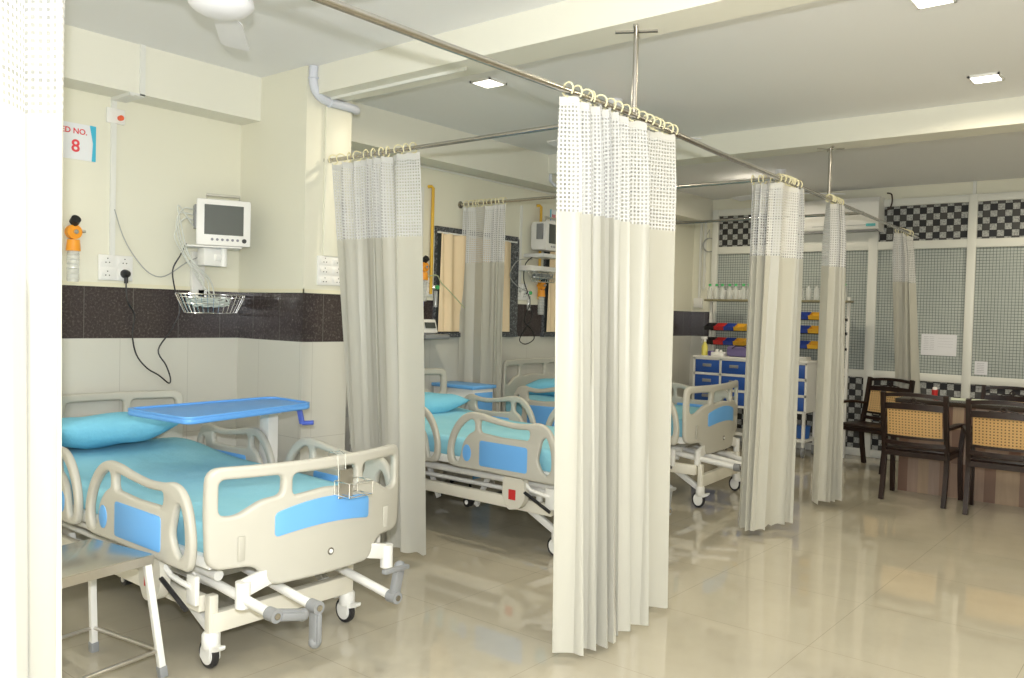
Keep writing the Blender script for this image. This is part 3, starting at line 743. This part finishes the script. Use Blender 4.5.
# monitor
def monitor(label, loc, rz, s=1.0):
    t = thing('patient_monitor', label, 'patient monitor', loc, rz)   # local +x faces the room
    b = MB(); b.bb((-.17, -.150, .0), (.0, .150, .270), .014); b.bb((-.19, -.13, .02), (-.16, .13, .25), .01); b.build('housing', WPL, t)
    MB().bb((-.002, -.165, -.006), (.012, .165, .285), .010).build('bezel', WPL, t)
    MB().bb((.010, -.118, .062), (.0145, .120, .250), .001).build('screen', SCREEN, t, False)
    b = MB()
    for k in range(6): b.cyl((.011, -.07 + k * .031, .032), (.0155, -.07 + k * .031, .032), .0085, seg=12)
    b.build('button', INK, t); MB().cyl((.011, .125, .030), (.022, .125, .030), .014, seg=16).build('knob', BLK, t)
    b = MB(); b.tube([(-.04, -.10, .28), (-.04, -.10, .315), (-.04, .10, .315), (-.04, .10, .28)], .009, 10); b.box((-.04, 0, .316), (.028, .21, .016), None, .005); b.build('carry_handle', CREAMPL if 0 else PLAS, t)
    b = MB()
    for k in range(4): b.cyl((-.07, -.155, .23 - k * .035), (-.07, -.175, .23 - k * .035), .011, seg=10)
    b.bb((-.10, -.172, .10), (-.03, -.150, .25), .004); b.build('cable_ports', GREYM, t)
    return t
monitor('white patient monitor on a wall arm beside the pier', (.32, 3.0, 1.895), math.radians(-24))
t = thing('monitor_bracket', 'white wall arm and shelf under the foreground monitor', 'bracket', (0, 3.0, 1.88))
b = MB(); b.box((.24, -.02, -.0), (.20, .33, .010), Matrix.Rotation(math.radians(-28), 3, 'Z'), .003); b.build('shelf_plate', WPL, t)
b = MB(); b.bb((.0, -.03, -.085), (.28, .03, -.045), .004); b.bb((.18, -.10, -.12), (.27, .05, -.005), .01); b.cyl((.27, .035, -.12), (.27, .035, -.005), .022); b.build('arm', WPL, t)
b = MB(); b.bb((0, -.045, -.32), (.035, .045, -.02), .004); b.build('wall_channel', WPL, t)
b = MB(); b.cyl((.25, -.03, -.06), (.262, -.03, -.06), .014); b.build('clamp_knob', BLK, t)
# wire basket
def basket(label, loc, w=.21, d=.10, h=.10):
    t = thing('wire_basket', label, 'basket', loc); b = MB(); N = 34
    ell = lambda k, s_, z: (d + .01 + d * s_ * math.cos(2 * PI * k / N), w * s_ * math.sin(2 * PI * k / N), z)
    for s_, z in ((1, 0), (.97, -.02), (.88, -.06), (.74, -h)): b.tube([ell(k, s_, z) for k in range(N)], .0035 if z == 0 else .0018, 6, True)
    for k in range(N): b.tube([ell(k, 1, 0), ell(k, .88, -.06), ell(k, .74, -h)], .0016, 5)
    for q in range(-5, 6):
        y = q * .028; xx = d * .74 * math.sqrt(max(0, 1 - (y / (w * .74)) ** 2)); b.tube([(d + .01 - xx, y, -h), (d + .01 + xx, y, -h)], .0016, 5)
    b.bb((0, -.03, -.03), (.015, .03, .03)); b.build('wire_frame', CREAMPL if 0 else CHROME, t)
    return t
basket('oval wire basket of leads under the foreground monitor', (.02, 3.03, 1.58), .245, .11, .12)
b = MB(); rn = random.Random(5)
for q in range(5):
    P = [(.12 + .07 * math.cos(a * .9 + q) * rn.uniform(.6, 1), 3.02 + .13 * math.sin(a * .9 + q * 1.3) * rn.uniform(.6, 1), 1.50 + .012 * (a % 5) + .004 * q) for a in range(12)]
    b.tube(catmull(P, 4, False), .005, 6)
tag(b.build('coiled_lead', mat('pale_lead', (.62, .68, .65), .5)), 'coiled pale sensor leads inside the foreground wire basket', 'cable')
b = MB()
for q, (dy, dz) in enumerate(((0, 0), (.02, -.03), (-.01, -.06), (.03, .02))):
    P = [(.175, 2.875, 2.115 - q * .035), (.18, 2.80 - dy, 2.11 + dz), (.185, 2.755 + dy, 2.0 + dz), (.18, 2.82 + dy, 1.82), (.15, 2.95 + dy * 2, 1.68), (.13, 3.0 + q * .02, 1.57), (.12, 3.02 + q * .02, 1.54)]
    b.tube(catmull(P, 6, False), .0045, 7)
tag(b.build('sensor_cable', mat('pale_cable', (.66, .68, .64), .5)), 'bundle of pale leads drooping from the monitor into its basket', 'cable')

# PVC conduit at the pier head
b = MB().tube(catmull([(XC + .03, 3.345, 3.035), (XC + .03, 3.345, 2.93), (XC + .035, 3.38, 2.865), (XC + .035, 3.46, 2.838), (XC + .035, 3.66, 2.835), (XC - .0, 3.72, 2.835)], 5, False), .028, 14)
for p_, M in (((XC + .03, 3.345, 2.96), None),): b.tor(p_, .030, .006)
b.tor((XC + .035, 3.47, 2.838), .030, .006, Matrix.Rotation(PI / 2, 3, 'X'))
tag(b.build('conduit_pipe', PVC), 'pale grey conduit pipe bending around the pier top', 'pipe')
b = MB(); b.bb((XC, 3.46, 1.85), (XC + .022, 3.66, 2.81), .003)
tag(b.build('trunking_panel', WALL), 'cream boxed panel on the pier above the sockets', 'panel')
b = MB().cyl((XC + .03, 3.47, 2.815), (2.1, 3.47, 2.815), .012)
b = MB().bb((XC + .02, 3.462, 2.847), (1.95, 3.475, 2.865)); tag(b.build('cable_trunking', PVCW), 'cream trunking under the first cross beam', 'trunking')

# ---------------------------------------------------------------- second and third bay wall fittings
for y, z0, z1, lb in ((5.165, 1.66, 2.575, 'yellow gas pipe left of the first curtained window'), (6.685, 1.66, 2.59, 'yellow gas pipe behind the far wall monitor')):
    b = MB().tube([(0.0, y - .03, z1), (.03, y - .02, z1), (.03, y, z1 - .01), (.03, y, z0)], .014, 12)
    tag(b.build('gas_pipe', YEL), lb, 'pipe', 'yellow gas pipes')
for y, lb in ((5.06, 'white conduit beside the nearer yellow gas pipe'), (6.40, 'white conduit between the curtained windows')):
    tag(MB().bb((0, y - .012, 1.72), (.016, y + .012, 2.56)).build('cable_trunking', PVCW, None, False), lb, 'trunking')
tag(MB().cyl((.008, COL2, 2.735), (.008, 9.95, 2.735), .008).build('conduit_pipe', PVCW), 'long thin conduit high on the wall past the pier', 'pipe')
b = MB().tube([(.26, 6.52, ZC), (.26, 6.52, 2.80), (.28, 6.56, 2.76), (.28, 6.8, 2.74)], .016, 10)
tag(b.build('conduit_pipe', PVC), 'conduit elbow beside the second cross beam', 'pipe')
socket_board('white socket board behind the second bed, by the gas pipe', (0, 5.12, 1.72), 0, .18, .16, 2, 2)
socket_board('white socket board under the far wall monitor', (0, 6.42, 1.73), 0, .2, .16, 2, 2)
def vac(label, loc):
    t = thing('gas_outlet', label, 'gas outlet', loc)
    MB().cyl((0, 0, 0), (.05, 0, 0), .022).bb((.0, -.05, -.012), (.03, .05, .012)).build('valve', CHROME, t)
    MB().cyl((.05, 0, 0), (.062, 0, 0), .018).build('green_ring', GREEN, t)
    b = MB(); b.cyl((.035, 0, -.03), (.035, 0, -.17), .018); b.build('glass_tube', CLEAR, t)
vac('chrome gas outlet with clear tube beside the first curtained window', (0, 5.22, 1.72))
vac('chrome gas outlet with clear tube under the far wall monitor', (0, 6.52, 1.72))
tag(MB().tube(catmull([(.07, 5.06, 1.80), (.10, 5.16, 1.82), (.08, 5.24, 1.76), (.10, 5.34, 1.68), (.12, 5.50, 1.55)], 6, False), .005, 7).build('oxygen_tube', mat('tube_green', (.45, .50, .30), .4)), 'thin oxygen tube across the first curtained window', 'tube')
# small syringe-pump style monitor on its tray
t = thing('small_monitor', 'small grey bedside device on a tray above the second bed', 'medical device', (.02, 5.06, 1.30))
MB().bb((-.02, -.13, -.02), (.20, .16, .02), .012).build('tray', GREYM, t)
MB().box((.09, -.03, .075), (.10, .18, .12), Matrix.Rotation(-.3, 3, 'Y'), .01).build('housing', WPL, t)
MB().box((.148, -.03, .095), (.004, .12, .05), Matrix.Rotation(-.3, 3, 'Y')).build('screen', SCREEN, t, False)
tag(MB().bb((.0, 5.00, 1.545), (.03, 5.09, 1.60), .008).build('tube_clip', OXBLUE), 'small blue clip on the wall behind the second bed', 'clip')
# far wall monitor, bracket, basket
t = monitor('white wall monitor half hidden by the central curtain', (.22, 6.66, 2.14), math.radians(5))
MB().bb((-.10, -.166, .14), (-.04, -.150, .23)).build('side_label', SCREEN, t, False)
t = thing('monitor_bracket', 'white double shelf bracket below the half-hidden monitor', 'bracket', (0, 6.56, 2.1))
b = MB(); b.bb((0, -.10, -.035), (.25, .20, 0), .004); b.bb((0, -.20, -.17), (.18, .20, -.12), .004); b.build('shelf_plate', WPL, t)
basket('wire basket of leads under the half-hidden monitor', (.02, 6.62, 1.93), .22, .10, .10)
b = MB(); rn = random.Random(9)
for q in range(4):
    P = [(.12 + .07 * math.cos(a * .9 + q) * rn.uniform(.6, 1), 6.62 + .13 * math.sin(a * .9 + q * 1.3) * rn.uniform(.6, 1), 1.86 + .010 * (a % 5) + .004 * q) for a in range(12)]
    b.tube(catmull(P, 4, False), .006, 6)
tag(b.build('coiled_lead', mat('grey_lead', (.30, .32, .32), .5)), 'coiled grey leads inside the far wire basket', 'cable')
P = [(.1, 6.50, 2.08), (.08, 6.40, 2.0), (.06, 6.40, 1.85), (.05, 6.48, 1.72), (.05, 6.52, 1.62), (.05, 6.44, 1.45), (.05, 6.56, 1.36), (.05, 6.60, 1.27), (.06, 6.46, 1.22), (.06, 6.36, 1.26), (.05, 6.45, 1.36), (.05, 6.56, 1.50), (.05, 6.50, 1.60)]
tag(MB().tube(catmull(P, 6, False), .005, 7).build('power_cable', BLK), 'black power cable looping below the far wall monitor', 'cable')
P = [(.08, 6.50, 2.05), (.06, 6.30, 2.02), (.05, 6.20, 1.88), (.06, 6.3, 1.78), (.05, 6.45, 1.74)]
tag(MB().tube(catmull(P, 6, False), .004, 7).build('sensor_cable', GREYC), 'thin grey cable arching left of the far wall monitor', 'cable')
t = thing('bed_sign', 'small white bed sign above the half-hidden monitor', 'sign', (0, 6.95, 2.50))
MB().bb((.001, -.08, -.08), (.004, .12, .08)).build('board', SIGNW, t, False); MB().bb((.004, -.08, -.08), (.005, -.06, .08)).build('blue_edge', SIGNC, t, False)
text('BED', .06, (.005, -.05, -.01), SIGNR, t)
b = MB()
# far wall conduits, clock-like cable coil, junction box
for x, lb in ((.11, 'pale conduit running down the far left corner, left one'), (.17, 'pale conduit running down the far left corner, right one')):
    tag(MB().bb((x - .012, YF - .03, 1.9 if x > .15 else 1.78), (x + .012, YF - .002, ZC)).build('cable_trunking', PVCW, None, False), lb, 'trunking')
tag(MB().bb((.04, YF - .035, 1.66), (.16, YF, 1.78), .004).build('junction_box', WPL), 'white junction box at the end of the corner conduit', 'junction box')
b = MB()
for k in range(4): b.tor((.24, YF - .03 - .006 * k, 2.46), .085 + .004 * (k % 2), .004, Matrix.Rotation(PI / 2, 3, 'X'), 24)
b.tube([(.24, YF - .03, 2.54), (.23, YF - .03, 2.66), (.20, YF - .03, 2.60)], .004)
tag(b.build('cable_coil', GREYC), 'coil of grey cable hung in the far left corner', 'cable')
tag(MB().bb((3.23, YF - .03, 2.90), (3.26, YF - .002, ZC)).build('cable_trunking', PVCW, None, False), 'short conduit above the glazed screen', 'trunking')

# ---------------------------------------------------------------- bedside lockers
def locker(label, loc, rz, w=.42, d=.40, h=.88):
    t = thing('bedside_locker', label, 'bedside locker', loc, rz, 'blue-topped bedside lockers')
    MB().bb((0, -w / 2, .08), (d, w / 2, h - .03), .006).build('body', WHITEM, t)
    b = MB(); b.bb((-.01, -w / 2 - .02, h - .03), (d + .02, w / 2 + .02, h), .008); b.build('top_board', BLUE, t)
    D = MB().bb((d, -w / 2 + .02, h - .22), (d + .012, w / 2 - .02, h - .06), .004).build('drawer', BLUE, t); MB().sph((d + .02, 0, h - .13), .012).build('knob', CHROME, D)
    D = MB().bb((d, -w / 2 + .02, .12), (d + .012, w / 2 - .02, h - .24), .004).build('door', BLUE, t); MB().sph((d + .02, w / 2 - .06, .5), .012).build('knob', CHROME, D)
    for x in (.04, d - .04):
        for y in (-w / 2 + .04, w / 2 - .04): MB().cyl((x, y, .01), (x, y, .09), .012).lathe([(.01, -.01), (.02, -.008), (.02, .008), (.01, .01)], (x, y, .02), 12, Matrix.Rotation(PI / 2, 4, 'X')).build('caster', RUB, t)
locker('blue-topped bedside locker beside the middle bed', (.03, 5.355, 0), 0, .26, .46, .90)
locker('blue-topped bedside locker beyond the farthest bed', (.05, 7.62, 0), 0, .42, .44, .90)

# ---------------------------------------------------------------- blue drawer trolley
X0, X1, Y0, Y1, ZB, ZTOP = .42, 1.80, 9.28, 9.68, .50, 1.075
t = thing('drawer_trolley', 'white trolley of blue drawers with rack uprights', 'trolley', ((X0 + X1) / 2, (Y0 + Y1) / 2, 0))
ox, oy = (X0 + X1) / 2, (Y0 + Y1) / 2
b = MB(); b.bb((X0 - ox, Y0 - oy + .01, ZB), (X1 - ox, Y1 - oy, ZTOP - .02)); b.bb((X0 - ox - .01, Y0 - oy - .01, ZTOP - .025), (X1 - ox + .01, Y1 - oy, ZTOP), .004)
ncol, nrow = 4, 3; cw = (X1 - X0 - .02) / ncol; rh = (ZTOP - .03 - ZB) / nrow
for i in range(ncol + 1): x = X0 + .01 + i * cw - ox; b.bb((x - .012, Y0 - oy - .004, ZB), (x + .012, Y0 - oy + .02, ZTOP - .02))
for k in range(nrow + 1): z = ZB + k * rh; b.bb((X0 - ox, Y0 - oy - .004, z - .012), (X1 - ox, Y0 - oy + .02, z + .012))
b.build('carcass', WHITEM, t, False)
for i in range(ncol):
    for k in range(nrow):
        xa, xb = X0 + .01 + i * cw + .016 - ox, X0 + .01 + (i + 1) * cw - .016 - ox; za, zb = ZB + k * rh + .016, ZB + (k + 1) * rh - .016
        D = MB().bb((xa, Y0 - oy - .002, za), (xb, Y0 - oy + .012, zb), .003).build('drawer', DRAWB, t)
        cxm = (xa + xb) / 2; MB().bb((cxm - .055, Y0 - oy - .012, (za + zb) / 2 - .006), (cxm + .055, Y0 - oy - .002, (za + zb) / 2 + .03), .002).build('handle', GREYM, D)
b = MB()
for x in (X0 + .03, X1 - .03, (X0 + X1) / 2):
    for y in (Y0 + .03, Y1 - .03): b.bb((x - .015 - ox, y - .015 - oy, .10), (x + .015 - ox, y + .015 - oy, ZB))
b.bb((X0 - ox, Y0 - oy, .17), (X1 - ox, Y1 - oy, .20)); b.build('stand', WHITEM, t, False)
for x in (X0 + .03, X1 - .03):
    for y in (Y0 + .03, Y1 - .03): MB().lathe([(.02, -.012), (.045, -.011), (.045, .011), (.02, .012)], (x - ox, y - oy, .045), 18, Matrix.Rotation(PI / 2, 4, 'Y')).bb((x - ox - .02, y - oy - .02, .06), (x - ox + .02, y - oy + .02, .11)).build('caster', GREYM, t)
b = MB()
b.b.free()
for x in (X0 + .02, 2.10 - .0): MB().bb((x - .015 - ox, Y1 - .03 - oy, 0.0 if x > 2 else ZTOP), (x + .015 - ox, Y1 - oy, 1.80)).build('upright', WHITEM, t, False)
MB().bb((X0 - .03 - ox, Y1 - .12 - oy, 1.735), (2.13 - ox, Y1 + .06 - oy, 1.76), .003).build('top_shelf', mat('olive_shelf', (.22, .20, .12), .4), t)
for z in (1.56, 1.405, 1.23): MB().bb((X0 - ox if z < 1.5 else 1.38 - ox, Y1 - .03 - oy, z - .03), (2.10 - ox, Y1 - .015 - oy, z)).build('bin_rail', BLK, t, False)
# bins on the rails
def make_bin(m, loc, label, proto={}):
    b = MB(); w, d, h = .118, .11, .085
    b.poly([(0, 0), (d, 0), (d + .02, .045), (d - .02, h * .55), (.0, h)], .004, 'XZ', -w / 2); b.poly([(0, 0), (d, 0), (d + .02, .045), (d - .02, h * .55), (0, h)], .004, 'XZ', w / 2)
    b.bb((0, -w / 2, 0), (d, w / 2, .004)); b.bb((0, -w / 2, 0), (.004, w / 2, h)); b.bar((d, 0, 0), (d + .02, 0, .045), w, .004)
    o = b.build('storage_bin', m, None, False); o.location = loc; o.rotation_euler = (0, 0, -PI / 2)
    return tag(o, label, 'storage bin', 'coloured storage bins on the trolley rails')
names = {'black': BLK, 'red': RED, 'blue': NAVY, 'yellow': YELP}
for r_, (z, row) in enumerate(((1.54, 'top'), (1.385, 'middle'), (1.21, 'lowest'))):
    for i in range(12):
        x = X0 + .06 + i * .128; c = ['black', 'red', 'blue', 'yellow', 'blue', 'blue', 'blue', 'blue', 'blue', 'blue', 'yellow', 'yellow'][i]
        if 4 <= i < 8 or (r_ == 0 and i < 8): continue
        pl = 'left end' if i < 8 else 'right end'
        make_bin(names[c], (x, Y1 - .035, z), '%s storage bin on the %s bin rail, towards the trolley\'s %s' % (c, row, pl))
# bottles on the shelf
def bottle(loc, cap, label):
    t = thing('clear_bottle', label, 'bottle', loc, 0, 'bottles on the trolley shelf')
    MB().lathe([(.030, 0), (.034, .008), (.034, .10), (.028, .13), (.014, .15), (.014, .165)], seg=14).build('body', CLEAR, t)
    if cap: MB().lathe([(.018, .163), (.018, .185), (.012, .19)], seg=12).build('cap', GREEN, t)
for i, x in enumerate((.42, .50, .585, .67, .76, .85, .93)): bottle((x, Y1 - .03 + .02 * (i % 2), 1.76), True, 'clear bottle with green cap on the left of the trolley shelf')
for x in (1.56, 1.65, 1.74, 1.83): bottle((x, Y1 - .03, 1.76), False, 'clear uncapped jar on the trolley shelf between two curtains')
bottle((2.05, Y1 - .03, 1.76), True, 'single green-capped bottle on the right end of the trolley shelf')
for i, x in enumerate((.56, .665, .77)):
    tag(MB().bb((x - .045, Y1 + .015, 1.76), (x + .045, Y1 + .055, 1.875), .003).build('carton', mat('carton%d' % i, (.62, .63, .62), .7)), 'pale carton behind the green-capped bottles, %s' % ('leftmost', 'middle one', 'rightmost')[i], 'box', 'pale cartons on the trolley shelf')
# on the trolley top
t = thing('spray_bottle', 'spray bottle of yellow liquid on the drawer trolley', 'bottle', (.50, 9.40, ZTOP))
MB().lathe([(.035, 0), (.038, .01), (.038, .11), (.016, .15), (.016, .17)]).build('body', mat('yellow_liquid', (.75, .68, .15), .3), t)
b = MB(); b.cyl((0, 0, .165), (0, 0, .2), .017); b.bb((-.05, -.012, .195), (.03, .012, .225), .004); b.bar((-.03, 0, .2), (-.04, 0, .15), .008); b.build('trigger_head', WPL, t)
t = thing('supply_pouch', 'dark mauve pouch lying on the drawer trolley', 'pouch', (.97, 9.45, ZTOP))
MB().box((0, 0, .065), (.36, .18, .13), None, .04).build('body', PURP, t)
MB().tube([(-.10, -.09, .10), (-.05, -.10, .13), (.05, -.10, .13), (.10, -.09, .10)], .006).build('handle', BLK, t)
b = MB(); b.box((.69, 9.40, ZTOP + .025), (.16, .12, .05), None, .008); b.cyl((.66, 9.40, ZTOP + .05), (.66, 9.40, ZTOP + .08), .02); b.cyl((.72, 9.38, ZTOP + .05), (.72, 9.38, ZTOP + .075), .016)
tag(b.build('dressing_tray', WPL), 'small white tray of caps on the drawer trolley', 'tray')
tag(MB().box((.60, 9.38, ZTOP + .03), (.07, .07, .06), None, .015).build('tape_roll', mat('deep_violet', (.08, .06, .25), .5)), 'small violet block beside the spray bottle', 'box')
tag(MB().box((1.66, 9.42, ZTOP + .02), (.20, .16, .04), None, .006).build('instrument_box', mat('pale_box', (.5, .5, .47), .5)), 'flat pale box on the right end of the drawer trolley', 'box')
tag(MB().lathe([(.06, 0), (.075, .01), (.085, .14), (.088, .145)], (1.72, 9.42, .20)).build('blue_bowl', mat('blue_basin', (.03, .12, .40), .4)), 'blue basin on the lower shelf of the drawer trolley', 'basin')
tag(MB().box((1.56, 9.42, .30), (.14, .2, .2), None, .01).build('supply_box', WPL), 'white box on the lower shelf of the drawer trolley', 'box')

# ---------------------------------------------------------------- wall air conditioner
t = thing('air_conditioner', 'white split air conditioner above the drawer trolley', 'air conditioner', (1.82, YF - .02, 2.56))
b = MB(); b.poly(rounded([(-.20, .0), (.0, -.02), (.0, .36), (-.17, .36), (-.22, .30), (-.22, .06)], .02), 1.06, 'YZ', 0); b.build('body', WPL, t)
MB().bb((-.50, -.19, -.02), (.50, -.05, -.005)).build('louver', GREYM, t, False)
MB().bb((.40, -.222, .03), (.50, -.219, .06)).build('sticker', mat('teal_sticker', (.10, .45, .48), .4), t, False)
MB().bb((-.2, -.22, .045), (.50, -.218, .05)).build('panel_seam', GREYM, t, False)
tag(MB().tube(catmull([(2.38, 9.95, 2.97), (2.43, 9.93, 2.95), (2.44, 9.93, 2.87), (2.42, 9.93, 2.80), (2.38, 9.94, 2.78)], 5, False), .008).build('ac_cable', mat('brown_cable', (.06, .04, .03), .5)), 'brown cable curving out beside the air conditioner', 'cable')

# ---------------------------------------------------------------- notices
t = thing('paper_notice', 'large printed sheet taped to the glazed screen', 'notice', (2.96, YF - .021, 1.30))
MB().bb((-.175, -.003, -.115), (.175, 0, .115)).build('sheet', PAPER, t, False)
b = MB()
for r_ in range(8):
    for cc in range(2): b.bb((-.15 + cc * .06, -.0036, .085 - r_ * .02), (-.10 + cc * .055, -.003, .087 - r_ * .02))
for r_ in range(4): b.bb((-.01, -.0036, .07 - r_ * .03), (.14, -.003, .0712 - r_ * .03))
b.build('print', INK, t, False)
t = thing('paper_notice', 'small printed slip at the foot of the right-hand pane', 'notice', (3.375, YF - .021, 1.075))
MB().bb((-.06, -.003, -.07), (.06, 0, .07)).build('sheet', PAPER, t, False)
b = MB()
for r_ in range(6): b.bb((-.04, -.0036, .045 - r_ * .018), (.03, -.003, .048 - r_ * .018))
b.build('print', INK, t, False)

# ---------------------------------------------------------------- nurses' table
t = thing('reception_desk', 'desk clad in striped wood tiles with a dark top', 'desk', (4.4, 8.55, 0))
MB().bb((-1.34, -.36, 0), (1.5, .13, .80)).build('tiled_body', PLANK, t, False)
MB().bb((-1.38, -.40, .80), (1.56, .17, .84), .006).build('desk_top', mat('dark_desk_top', (.035, .025, .02), .25), t)
tag(MB().box((3.56, 8.50, .845), (.30, .22, .006), Matrix.Rotation(.2, 3, 'Z')).build('papers', mat('greenish_paper', (.55, .60, .48), .7), None, False), 'pale green papers lying on the desk', 'paper')
tag(MB().box((4.15, 8.45, .846), (.42, .30, .008), Matrix.Rotation(.1, 3, 'Z')).build('open_register', PAPER, None, False), 'open white register on the desk behind the right chair', 'book')
t = thing('red_cup', 'small red cup with a white top on the desk', 'cup', (3.27, 8.50, .84))
MB().lathe([(.022, 0), (.028, .07), (.03, .075)]).build('body', RED, t); MB().lathe([(.02, .075), (.02, .095), (.01, .1)]).build('lid', WPL, t)

# ---------------------------------------------------------------- cane-backed armchairs; local +y is the way the sitter faces
def make_chair(label, loc, rz):
    t = thing('armchair', label, 'chair', loc, rz, 'dark wood armchairs with cane backs')
    W, D = .245, .37
    lean = lambda z: -.03 - .10 * max(0, z - .42) / .5
    for s in (-1, 1):
        P = [(s * (W - .0), -.075, 0), (s * W, -.03, .22), (s * W, -.02, .42), (s * W, lean(.7) + .0, .70), (s * W, lean(.93) - .0, .93)]
        b = MB(); Q = catmull(P, 5, False)
        for i in range(len(Q) - 1): b.bar(Q[i], Vector(Q[i + 1]) + (Vector(Q[i + 1]) - Vector(Q[i])) * .06, .036, .042, up=(0, 1, 0))
        b.build('back_post', WOOD, t, False)
        b = MB(); Q = catmull([(s * (W + .035), D + .03, 0), (s * (W + .03), D - .01, .22), (s * (W + .03), D - .02, .44), (s * (W + .045), D - .0, .66)], 5, False)
        for i in range(len(Q) - 1): b.bar(Q[i], Vector(Q[i + 1]) + (Vector(Q[i + 1]) - Vector(Q[i])) * .06, .036, .040, up=(0, 1, 0))
        b.build('front_leg', WOOD, t, False)
        b = MB(); Q = catmull([(s * W, -.05, .655), (s * (W + .05), .12, .675), (s * (W + .055), D - .08, .665), (s * (W + .055), D + .05, .63)], 5, False)
        for i in range(len(Q) - 1): b.bar(Q[i], Vector(Q[i + 1]) + (Vector(Q[i + 1]) - Vector(Q[i])) * .1, .055, .026, bev=.004)
        b.build('armrest', WOOD, t, False)
    def rail(z, hgt, arch=0., thick=.026, name='rail', over=0.):
        b = MB(); N = 14; rows = []
        for i in range(N + 1):
            u = -1 + 2 * i / N; x = u * (W - .004 + over); a = arch * (1 - u * u); cy = -.018 * (1 - u * u)
            zz = z + a; y = lean(z) + cy
            rows.append([b.b.verts.new((x, y - thick / 2, zz - hgt / 2)), b.b.verts.new((x, y + thick / 2, zz - hgt / 2)), b.b.verts.new((x, y + thick / 2, zz + hgt / 2)), b.b.verts.new((x, y - thick / 2, zz + hgt / 2))])
        for i in range(N):
            for k in range(4): b.b.faces.new((rows[i][k], rows[i][(k + 1) % 4], rows[i + 1][(k + 1) % 4], rows[i + 1][k]))
        b.b.faces.new(rows[0]); b.b.faces.new(rows[-1][::-1]); return b.build(name, WOOD, t, False)
    rail(.905, .030, .018, .034, 'top_rail'); rail(.815, .050, .006, .026, 'upper_back_rail'); rail(.505, .035, -.008, .026, 'lower_back_rail')
    rail(.56, .02, -.006, .022, 'cane_frame_rail')
    b = MB(); b.tor((0, lean(.86) - .012, .868), .020, .006, Matrix.Rotation(PI / 2, 3, 'X'), 16)
    b.bar((-.10, lean(.85) - .014, .848), (-.02, lean(.85) - .016, .862), .012, .008); b.bar((.10, lean(.85) - .014, .848), (.02, lean(.85) - .016, .862), .012, .008); b.build('ring_ornament', WOOD, t)
    b = MB(); N, K = 12, 6; G = {}
    for i in range(N + 1):
        for k in range(K + 1):
            u = -1 + 2 * i / N; z = .572 + .225 * k / K + (-.006 if k == 0 else 0); G[i, k] = (b.b.verts.new((u * (W - .030), lean(z) - .018 * (1 - u * u), z)), u * .2, z)
    for i in range(N):
        for k in range(K):
            q = (G[i, k], G[i + 1, k], G[i + 1, k + 1], G[i, k + 1]); f = b.b.faces.new([c[0] for c in q])
            for lp, c in zip(f.loops, q): lp[b.uv].uv = (c[1], c[2])
    r = bmesh.ops.solidify(b.b, geom=b.b.faces[:], thickness=.006)
    b.build('cane_panel', CANE, t)
    b = MB(); b.box((0, D / 2 - .01, .445), (2 * W + .05, D + .03, .03), None, .012); b.build('seat', WOOD, t)
    b = MB(); b.bb((-W, D - .04, .39), (W, D - .01, .43)); b.bb((-W, -.04, .385), (W, -.015, .43)); 
    for s in (-1, 1): b.bb((s * (W + .01) - .012, -.02, .39), (s * (W + .01) + .012, D, .43))
    b.build('seat_rail', WOOD, t, False)
    return t
ch = make_chair('armchair with its cane back to the camera, nearest the glazed pane notice', (3.315, 7.72, 0), 0.0)
def place(loc, rz, label):
    c = copy_tree(ch); c.location = loc; c.rotation_euler = (0, 0, rz); c['label'] = label; return c
place((3.99, 7.60, 0), 0.03, 'armchair cut by the right edge of the photo, cane back to the camera')
place((2.58, 9.36, 0), math.radians(180 - 18), 'armchair turned towards the beds, beside the bunched far curtain')
place((3.76, 9.26, 0), math.radians(180), 'armchair behind the desk, facing the camera')

# ---------------------------------------------------------------- camera and light
cam = bpy.data.cameras.new('camera'); co = bpy.data.objects.new('camera', cam); COL.objects.link(co)
F = Vector((-.6325467, .77399911, -.02846139)); R = Vector((.77355089, .63316653, .02681749)); U = Vector((-.03877751, .00505302, .99923509))
M = Matrix((R, U, -F)).transposed().to_4x4(); M.translation = Vector((5.16376591, 0, 1.5)); co.matrix_world = M
cam.sensor_width = 36; cam.lens = 844.7301 * 36 / 1024; cam.clip_start = .05
scn.camera = co
fl = bpy.data.lights.new('camera_flash', 'POINT'); fl.energy = 425; fl.shadow_soft_size = .025; fl.color = (.97, .98, 1.0)
fo = bpy.data.objects.new('camera_flash', fl); COL.objects.link(fo)
M2 = M.copy(); M2.translation = Vector((5.16376591, 0, 1.5)) + U * .20 + F * -.02 - R * .01; fo.matrix_world = M2
w = bpy.data.worlds.new('world'); scn.world = w; w.use_nodes = True
w.node_tree.nodes['Background'].inputs[0].default_value = (.8, .85, 1, 1); w.node_tree.nodes['Background'].inputs[1].default_value = .3
vs = scn.view_settings; vs.view_transform = 'Standard'; vs.look = 'None'; vs.gamma = 1; vs.exposure = -0.06; vs.use_curve_mapping = False
scn.cycles.use_denoising = True
scn.cycles.max_bounces = 8; scn.cycles.transparent_max_bounces = 24
